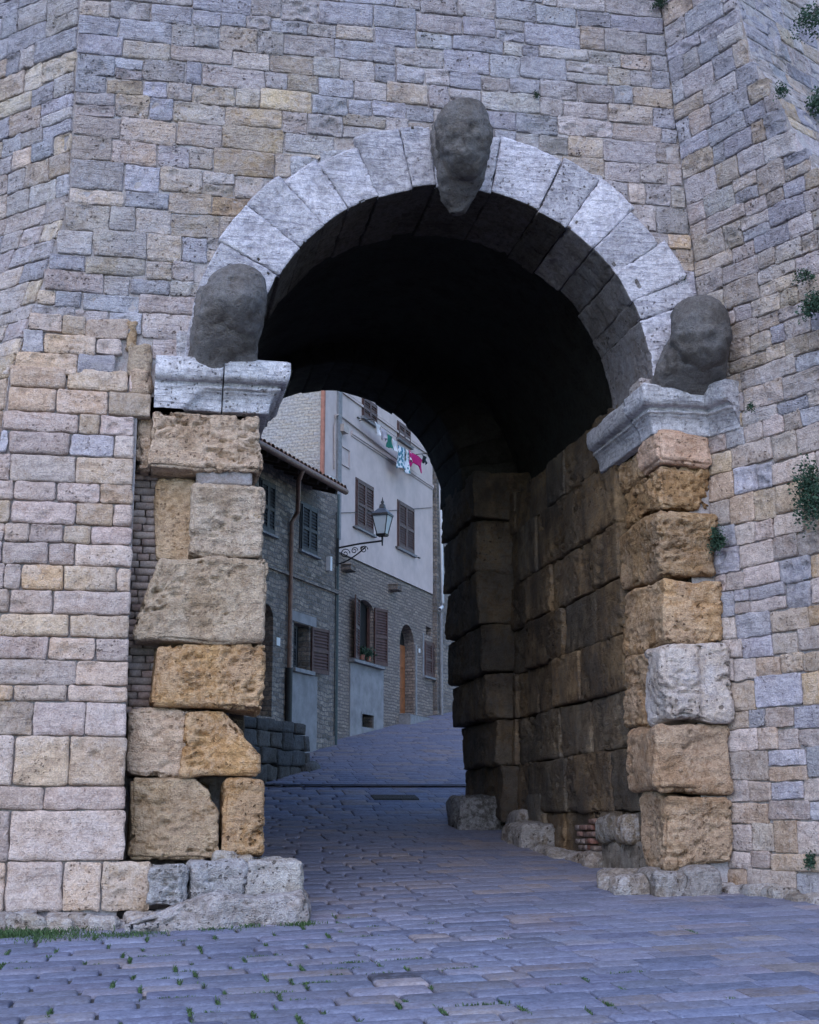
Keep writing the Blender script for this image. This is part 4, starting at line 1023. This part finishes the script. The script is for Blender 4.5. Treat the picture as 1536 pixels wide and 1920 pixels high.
# roof slab, rafters, tiles
uR = hl(641, 925, DL + .7)[0]
sheet('roof', [[(uL0, -DL - .72, zE), (uR, -DL - .72, zE), (uR, 5, zE + 1.75), (uL0, 5, zE + 1.75)], [(uL0, -DL - .72, zE + .06), (uR, -DL - .72, zE + .06), (uR, 5, zE + 1.81), (uL0, 5, zE + 1.81)],
               [(uL0, -DL - .72, zE), (uR, -DL - .72, zE), (uR, -DL - .72, zE + .06), (uL0, -DL - .72, zE + .06)], [(uR, -DL - .72, zE), (uR, 5, zE + 1.75), (uR, 5, zE + 1.81), (uR, -DL - .72, zE + .06)]], M['eave'], lh)
uu = uR - .12
while uu > uR - 9:
    r_ = boxes('rafter', [(uu - .05, uu + .05, 0, .62, -.11, 0)], M['eave'], lh); r_.location = (0, -DL - .03, zE + .195); r_.rotation_euler = (math.atan(1.75 / 6.14), 0, 0)
    uu -= .55
V, Q = [], []
uu = uR - .02; k = 0
while uu > uR - 9.5:
    for s_ in range(10):
        y0, y1 = -DL - .80 + s_ * .42, -DL - .80 + s_ * .42 + .46; z0, z1 = zE + .05 + (y0 + DL + .72) * .285, zE + .05 + (y1 + DL + .72) * .285 - .02
        b0_ = len(V); jz = random.uniform(-.012, .012)
        for (yy, zz, rr) in ((y0, z0 + .02 + jz, .10), (y1, z1 + jz, .085)):
            for t in np.linspace(0, math.pi, 7): V.append((uu + rr * math.cos(t), yy, zz + rr * math.sin(t)))
        for t in range(6): Q.append((b0_ + t, b0_ + t + 1, b0_ + 8 + t, b0_ + 7 + t))
    uu -= .215
rt_ = put('roof_tiles', V, Q, M['tile'], lh); rt_['kind'] = 'stuff'
tube('gutter', [(u_, -DL - .80, zE - .01) for u_ in np.linspace(uR - 9, uR + .02, 5)], .075, M['copper'], lh)
e0, e1 = hl(562, 885, DL + .7), hl(541, 925, DL)
dpu = hl(541, 1000, DL)[0]; zbk = hl(541, 1256, DL)[1]
tube('downpipe', [(e0[0], -DL - .78, zE - .05), (e0[0] - .05, -DL - .70, zE - .3), (dpu + .05, -DL - .2, zE - .75), (dpu, -DL - .08, zE - 1.0), (dpu, -DL - .08, zE - 2.5), (dpu, -DL - .08, zbk)], .055, M['copper'], lh)
tube('iron_pipe_foot', [(dpu, -DL - .08, zbk + .03), (dpu, -DL - .08, zbk - 2.5)], .085, M['black'], lh)
for zz in (zE - 1.3, zE - 2.6, zE - 3.9): tube('pipe_clip', [(dpu, -DL - .08, zz), (dpu, -DL - .08, zz + .05)], .072, M['copper'], lh)
u, z = hl(521, 1203, DL); boxes('number_plate', [(u - .09, u + .09, DL + .003, DL + .02, z - .09, z + .09)], M['white'], lh)
u, z = hl(613, 1056, DL); boxes('junction_box', [(u - .06, u + .06, DL + .003, DL + .12, z - .19, z + .16)], M['white'], lh)
tube('corner_pipe', [(uL1 + .06, -DL + .02, z) for z in (-1.2, 1, 3, 5, zE + .3)], .06, M['greenp'], lh)
tube('cable', [(uL1 - .12, -DL - .03, z) for z in (0, 1.5, 3.5, zE - .2)], .014, M['black'], lh)
u, z = hl(625, 914, DL + .5); boxes('floodlight', [(u - .2, u + .15, DL + .3, DL + .5, zE + .2, zE + .36)], M['white'], lh, .01)

# ---- stone steps in front of the low house ---------------------------
stp = house('stone_steps', 'dark stone block steps in front of the low house', 'steps')
su0, su1 = hl(470, 1400, 1.65)[0], hl(582, 1400, 1.65)[0]; zt = hl(540, 1352, 1.65)[1]
z = -1.9; k = 0
while z < zt - .05:
    h_ = .33; u = su0 - 1.5 + (.2 if k % 2 else 0)
    ue_ = su1 + (0 if z < zt - .4 else -.25)
    while u < ue_ - .1:
        l = min(random.uniform(.5, .8), ue_ - u)
        solid((u + .01, -1.65 - .0, z), (u + l - .01, -.5, min(z + h_, zt) - .01), 'step_block', M['step'], stp, random.choice(((.095, .09, .09), (.115, .105, .10), (.08, .08, .085))), res=.07, rnd=.025, amp=.03, pit=.03, warp=.03)
        u += l
    z += h_; k += 1
solid((su1 - .3, -1.75, -1.9), (su1 + .45, -.6, zt - .75), 'step_block', M['step'], stp, (.10, .095, .095), res=.08, rnd=.18, amp=.05, pit=.03)

# ---- house farther up the street ------------------------------------
nh = house('rubble_house', 'narrow sight of a rubble house with white downpipe up the street')
wall_with_holes('wall', uC1 + .05, uC1 + 3.2, -2, 12, .12, 6, [], M['rubble'], nh)
wall_with_holes('garden_wall', uC1 + 3.2, uC1 + 16, -2, 4.6, .5, .5, [], M['gable'], nh)
wp = [hl(823, 700, .2), hl(825, 930, .2), hl(829, 1130, .2), hl(828, 1138, .2), hl(823, 1143, .2)]
tube('downpipe', [(a, -.22, b) for a, b in wp], .055, M['white'], nh)
tube('downpipe', [(hl(827, 1150, .2)[0], -.2, hl(827, 1150, .2)[1]), (hl(829, 1330, .2)[0], -.2, -1)], .05, M['sill'], nh)

# ---- street lamp ------------------------------------------------------
Pw = P0 + HD * uL1 + HN * DL
Le = onp(717, 1014, Pw, HD); dE = (Le - Pw) @ HN; zA = Le[2]
lamp = thing('street_lamp', 'iron wall lantern on a scrolled bracket at the house corner', 'street lamp', None, tuple(Pw), HRZ)
def lp(d, z, s=0.0): return (s, -d, z - Pw[2])
zB = onp(630, 1028, Pw, HD)[2]
tube('arm', [lp(.0, zB), lp(dE * .5, (zB + zA) / 2 + .02), lp(dE, zA)], .024, M['black'], lamp)
tube('wall_plate', [lp(.02, zB + .25), lp(.02, zB - .45)], .035, M['black'], lamp)
tube('brace', [lp(.02, zB - .4)] + [lp(.02 + dE * .62 * t, zB - .4 + .38 * t ** 1.6) for t in np.linspace(.1, 1, 9)], .018, M['black'], lamp)
for (cx_, cz_, rr) in ((.22, zB - .15, .13), (.47, zB - .09, .09), (.68, zB - .05, .06), (dE * .60, zB - .08, .10)):
    tube('scroll', [lp(cx_ + rr * (1 - .8 * t) * math.cos(9 * t), cz_ + rr * (1 - .8 * t) * math.sin(9 * t)) for t in np.linspace(0, 1, 26)], .012, M['black'], lamp, 6)
zL0, zL1, zLt = onp(717, 1004, Pw, HD)[2] - Pw[2], onp(717, 968, Pw, HD)[2] - Pw[2], onp(717, 950, Pw, HD)[2] - Pw[2]
tube('stem', [(0, -dE, zA - Pw[2] - .12), (0, -dE, zL0)], [.018, .03], M['black'], lamp)
def frustum(name, z0, z1, a, b, mat, parent, frame=False):
    me = bpy.data.meshes.new(name); bm = bmesh.new()
    if not frame:
        lo = [bm.verts.new((x * a, -dE + y * a, z0)) for x, y in ((-1, -1), (1, -1), (1, 1), (-1, 1))]; hi = [bm.verts.new((x * b, -dE + y * b, z1)) for x, y in ((-1, -1), (1, -1), (1, 1), (-1, 1))]
        for k in range(4): bm.faces.new((lo[k], lo[(k + 1) % 4], hi[(k + 1) % 4], hi[k]))
        bm.faces.new(lo[::-1]); bm.faces.new(hi)
    bm.to_mesh(me); bm.free(); return link(name, me, mat, parent)
frustum('lantern_foot', zL0 - .02, zL0 + .03, .11, .13, M['black'], lamp)
frustum('hood_rim', zL1, zL1 + .05, .215, .215, M['black'], lamp)
frustum('hood', zL1 + .052, zL1 + .19, .215, .08, plain('zinc_hood', (.10, .12, .15), .35, .2, 9, .6), lamp)
frustum('cap', zL1 + .202, zL1 + .30, .07, .05, M['black'], lamp)
tube('finial', [(0, -dE, zL1 + .28), (0, -dE, zL1 + .36), (0, -dE, zL1 + .40), (0, -dE, zL1 + .48)], [.02, .045, .02, .006], M['black'], lamp)
for x, y in ((-1, -1), (1, -1), (1, 1), (-1, 1)):
    tube('lantern_bar', [(x * .105, -dE + y * .105, zL0 + .03), (x * .195, -dE + y * .195, zL1)], .014, M['black'], lamp, 6)
gm, gt, gb, gN, gL = nodes('frosted_pane'); gb.inputs['Base Color'].default_value = (.62, .70, .74, 1); gb.inputs['Roughness'].default_value = .35; gb.inputs['Transmission Weight'].default_value = .35; gb.inputs['IOR'].default_value = 1.2
for k, (x, y) in enumerate(((-1, -1), (1, -1), (1, 1), (-1, 1))):
    x2, y2 = ((1, -1), (1, 1), (-1, 1), (-1, -1))[k]
    sheet('pane', [[(x * .10, -dE + y * .10, zL0 + .03), (x2 * .10, -dE + y2 * .10, zL0 + .03), (x2 * .19, -dE + y2 * .19, zL1), (x * .19, -dE + y * .19, zL1)]], gm, lamp)

# ---- washing on the line ----------------------------------------------
DW = .42
lu0, lz0 = hl(698, 786, DW); lu1, lz1 = hl(803, 850, DW)
cl_ = house('clothes_line', 'thin clothes line strung along the upper stucco wall', 'clothes line')
tube('line', [(lu0 + (lu1 - lu0) * t, -DW, lz0 + (lz1 - lz0) * t - .1 * math.sin(math.pi * t)) for t in np.linspace(0, 1, 9)], .006, M['black'], cl_, 5)
for u_, z_ in ((lu0, lz0), (lu1, lz1)): tube('bracket', [(u_, -.04, z_), (u_, -DW - .05, z_)], .012, M['black'], cl_, 6)
pm_, pt, pb, pN, pL = nodes('flowered_cloth')
ptc = pN('ShaderNodeTexCoord'); pv = pN('ShaderNodeTexVoronoi', Scale=9.0); pL(ptc.outputs['Object'], pv.inputs['Vector'])
pr_ = pN('ShaderNodeValToRGB'); pL(pv.outputs['Distance'], pr_.inputs[0]); pe = pr_.color_ramp; pe.elements[0].color = (.05, .12, .35, 1); pe.elements[1].color = (.75, .78, .85, 1); pe.elements.new(.45).color = (.10, .28, .30, 1); pe.elements.new(.55).color = (.75, .78, .85, 1)
pL(pr_.outputs[0], pb.inputs['Base Color']); pb.inputs['Roughness'].default_value = .9
def laundry(x0, y0, x1, y1, mat, label, shape='rect'):
    u0, z1 = hl(x0, y0, DW); u1, z0 = hl(x1, y1, DW); 
    zt = lz0 + (lz1 - lz0) * ((u0 + u1) / 2 - lu0) / (lu1 - lu0)
    nx, ny = 12, 14; V = []
    for lay in (0, 1):
        for j in range(ny + 1):
            for i in range(nx + 1):
                s, t = i / nx, j / ny; u = u0 + (u1 - u0) * s; z = z1 + (z0 - z1) * t
                if shape == 'shorts' and t > .55: u = u0 + (u1 - u0) * (s * .82 + (0 if s < .5 else .18)); 
                if shape == 'taper': u = u0 + (u1 - u0) * (.5 + (s - .5) * (1 - .55 * t) + .15 * t)
                if shape == 'shorts' and abs(s - .5) < .09 and t > .6: z = z1 + (z0 - z1) * .6
                z += .03 * math.sin(s * 7 + u0 * 9) * t
                d = DW + .012 + .05 * math.sin(s * 9 + u0 * 5) * (.3 + .7 * t) + .02 * math.sin(t * 5 + s * 3) - lay * .012
                V.append((u, -d, z))
    idx = np.arange(len(V)).reshape(2, ny + 1, nx + 1); Q = []
    for lay in (0, 1):
        I = idx[lay]; Q += np.c_[I[:-1, :-1].ravel(), I[:-1, 1:].ravel(), I[1:, 1:].ravel(), I[1:, :-1].ravel()].tolist()
    for e in ((idx[0, 0], idx[1, 0]), (idx[0, -1], idx[1, -1]), (idx[0, :, 0], idx[1, :, 0]), (idx[0, :, -1], idx[1, :, -1])):
        a, b = e; Q += np.c_[a[:-1], a[1:], b[1:], b[:-1]].tolist()
    V = np.array(V); c = (V.min(0) + V.max(0)) / 2
    o = link('hanging_laundry', mesh_np('hanging_laundry', V - c, Q), mat)
    o.matrix_world = Matrix.Translation(Vector(P0)) @ Matrix.Rotation(HRZ, 4, 'Z') @ Matrix.Translation(Vector(c))
    tag(o, label, 'laundry', 'washing hung on the clothes line')
wt = cloth_mat('white_cloth', (.72, .72, .75))
laundry(701, 790, 713, 818, wt, 'white cloth at the left end of the clothes line', 'taper')
laundry(713, 802, 727, 828, cloth_mat('pink_white_cloth', (.62, .55, .62)), 'small pale pink cloth second from left on the line', 'taper')
laundry(726, 814, 734, 843, cloth_mat('green_cloth', (.02, .16, .12)), 'narrow green cloth on the clothes line')
laundry(734, 822, 745, 848, wt, 'white cloth between the green and the flowered washing')
laundry(747, 834, 766, 888, pm_, 'blue and white flowered garment on the clothes line')
laundry(760, 842, 771, 866, wt, 'small white cloth between flowered and magenta washing')
laundry(766, 844, 792, 889, cloth_mat('magenta_cloth', (.55, .008, .17)), 'magenta garment with two legs on the clothes line', 'shorts')
laundry(789, 851, 800, 871, cloth_mat('dark_cloth', (.02, .035, .045)), 'small dark cloth at the right end of the line', 'taper')

# ---- channel and grate across the street -------------------------------
dc = []
for i, x in enumerate(np.arange(-3.2, 4.2, .5)):
    yy = 12.6 + .05 * (x - 1) ** 2 * .3
    g0 = float(ground(x, yy)); dc.append((x, yy, g0))
V, Q = [], []
for (x, yy, g0) in dc: V += [(x, yy - .13, g0 + .035), (x, yy - .10, g0 + .05), (x, yy + .10, g0 + .05), (x, yy + .13, g0 + .035)]
for i in range(len(dc) - 1):
    for k in range(3): Q.append((i * 4 + k, i * 4 + k + 1, i * 4 + 5 + k, i * 4 + 4 + k))
chn_o = put('drain_channel', V, Q, plain('wet_channel', (.02, .022, .03), .6, .3, 5)); tag(chn_o, kind='structure')  # dark strip; the shade of slot and kerb is put into its colour
gr = thing('drain_grate', 'small dark iron drain grate set in the sloping street', 'drain grate')
gp = np.array([1.55, 11.2, float(ground(1.55, 11.2)) + .012])
boxes_ = []
for k in range(8):
    V = np.array([(-.42, -.22 + k * .06, 0), (.42, -.22 + k * .06, 0), (.42, -.19 + k * .06, 0), (-.42, -.19 + k * .06, 0)]) + gp + (0, 0, .02); V[:, 2] += (V[:, 1] - gp[1]) * .17
    put('bar', np.r_[V, V - (0, 0, .03)], [(0, 1, 2, 3), (7, 6, 5, 4), (0, 4, 5, 1), (1, 5, 6, 2), (2, 6, 7, 3), (3, 7, 4, 0)], M['black'], gr, None, False)

# ================================================================== GREENERY
def leafmat(n, c, c2):
    m, t, b, N, L = nodes(n); oi = N('ShaderNodeNewGeometry')
    L(mixc(N, L, oi.outputs['Random Per Island'], c, c2), b.inputs['Base Color']); b.inputs['Roughness'].default_value = .7; b.inputs['Specular IOR Level'].default_value = .25
    return m
M['leaf'] = leafmat('wall_plant_leaf', (.02, .05, .035), (.06, .11, .07)); M['grass'] = leafmat('grass_blade', (.035, .075, .03), (.09, .15, .06))
M['stem'] = plain('plant_stem', (.07, .06, .04), .8)
def foliage(center, rad, n, size, out, droop=.3):
    V, Q = [], []
    for i in range(n):
        while True:
            p = rng.normal(size=3) * .5
            if np.linalg.norm(p) < 1: break
        clump = rng.normal(size=3) * .25
        p = (p + clump) * np.array(rad); p = p + np.array(out) * abs(p[2] * .2); p[2] -= droop * (p[0] ** 2 + p[1] ** 2) / max(rad)
        c = np.array(center) + p + np.array(out) * min(rad) * .5
        d = rng.normal(size=3); d[2] -= .1; d += np.array(out) * .6; d /= np.linalg.norm(d); s = np.cross(d, rng.normal(size=3)); s /= np.linalg.norm(s)
        l = size * rng.uniform(.6, 1.5); w_ = l * rng.uniform(.2, .36); b = len(V)
        V += [c, c + d * l * .5 + s * w_, c + d * l, c + d * l * .5 - s * w_]; Q.append((b, b + 1, b + 2, b + 3))
    return V, Q
def plant(px, py, where, rad, n, size, label):
    if where == 'A':
        v = np.array([0.0]); P = onp(px, py, b0, _n); out = BN
    elif where == 'B': P = onp(px, py, ab(9.0), BDN); out = BDN
    else: P = front(px, py, -.02); out = np.array([0, -1, 0])
    t = thing('wall_plant', label, 'plant', 'plants rooted in the wall joints')
    V, Q = foliage(P, rad, int(n * 2.2), size * .72, out, .5); put('foliage', V, Q, M['leaf'], t, None, False)
    for k in range(3): 
        e = P + np.array(out) * rad[0] * .8 + rng.normal(size=3) * np.array(rad) * .4; tube('stem', [P - np.array(out) * .05, (P + e) / 2 + (0, 0, .02), e], .006, M['stem'], t, 5)
plant(1532, 925, 'A', (.17, .17, .34), 900, .05, 'large dark green plant halfway up the right bastion')
plant(1352, 1012, 'A', (.09, .09, .14), 340, .045, 'small green tuft beside the right jamb blocks')
plant(1536, 570, 'A', (.15, .15, .14), 420, .045, 'bushy green plant high on the bastion below the corner')
plant(1512, 515, 'A', (.12, .12, .07), 180, .035, 'thin green sprig just above the bushy bastion plant')
plant(1524, 195, 'B', (.16, .16, .16), 320, .05, 'dark green plant at the upper right frame edge')
plant(1512, 35, 'B', (.25, .25, .14), 320, .05, 'dark green growth at the top right corner')
plant(1470, 170, 'A', (.08, .08, .08), 140, .035, 'tiny tuft on the bastion corner ridge')
plant(1411, 762, 'A', (.05, .05, .05), 80, .03, 'tiny green sprout right of the right cornice')
plant(1524, 1612, 'A', (.06, .06, .08), 120, .04, 'small green weed low on the bastion base')
plant(1238, 8, 'F', (.12, .12, .08), 220, .04, 'small plant in the inner corner at the top of the wall')
plant(1276, 522, 'F', (.06, .05, .05), 90, .03, 'tiny green sprig at the outer edge of the arch ring')
plant(1005, 178, 'F', (.03, .03, .04), 40, .03, 'speck of green weed in the wall above the arch')
# flower pots on the low sill
for (px, lab) in ((679, 'green potted plant on the left of the low sill'), (691, 'green potted plant on the right of the low sill')):
    u, z = hl(px, 1236, .08); P = P0 + HD * u + HN * .08 + np.array([0, 0, win_o[2] + .02])
    t = thing('potted_plant', lab, 'plant', 'pots on the window sill')
    tube('pot', [P, P + (0, 0, .02), P + (0, 0, .13)], [.05, .06, .08], M['terra'], t)
    V, Q = foliage(P + (0, 0, .2), (.16, .12, .14), 160, .08, np.array([0, 0, .3])); put('foliage', V, Q, M['leaf'], t, None, False)
# grass in the joints and along the foot of the pier
V, Q = [], []
def blade(x, y, hmax):
    z = float(ground(x, y)) - .01; a = random.uniform(0, 6.3); l = random.uniform(.35, 1) * hmax; ln = random.uniform(.2, .9) * l; w_ = random.uniform(.003, .007)
    dx, dy = math.cos(a), math.sin(a); b = len(V)
    V.extend([(x - dy * w_, y + dx * w_, z), (x + dy * w_, y - dx * w_, z), (x + dx * ln * .5 + dy * w_ * .7, y + dy * ln * .5 - dx * w_ * .7, z + l * .75), (x + dx * ln, y + dy * ln, z + l)]); Q.append((b, b + 1, b + 2, b + 3))
for (cx_, cy_, rx, ry, n_, hm) in ((-4.3, -.95, .55, .18, 1500, .07), (-3.85, -1.25, .45, .2, 700, .05), (-3.2, -1.3, .3, .14, 500, .05), (-4.8, -.85, .4, .2, 900, .10), (-2.4, -1.2, .18, .1, 200, .05), (-1.55, -1.15, .16, .08, 220, .06), (-2.05, -1.1, .12, .05, 120, .05)):
    for _ in range(n_): blade(cx_ + random.gauss(0, rx * .6), cy_ + random.gauss(0, ry * .6), hm)
for s in stones:
    x, y, l, d = s
    if y > -.7 or y < -8 or x > 2.5: continue
    pr = (.34 if x < -1.0 else (.12 if x < .6 else .02)) * min(1.6, max(.1, 1 + 1.7 * float(vn(np.array([[x * .8, y * .8, 2.2]]))[0])))
    for (ex, ey) in ((x, y), (x, y + d * .5), (x + l * .5, y), (x + l * .25, y), (x + l * .75, y)):
        if random.random() < pr * (.9 if ex == x else .4):
            wd = random.choice((.03, .05, .09))
            for _ in range(random.randrange(12, 30) if wd < .06 else random.randrange(40, 90)): 
                al = random.gauss(0, wd)
                blade(ex + (al if ey == y and ex != x else random.gauss(0, .008)), ey + (random.gauss(0, .008) if ey == y and ex != x else al), .03)
gs = put('grass', V, Q, M['grass'], None, None, False); tag(gs, 'green grass and weeds in the paving joints', 'grass', kind='stuff')
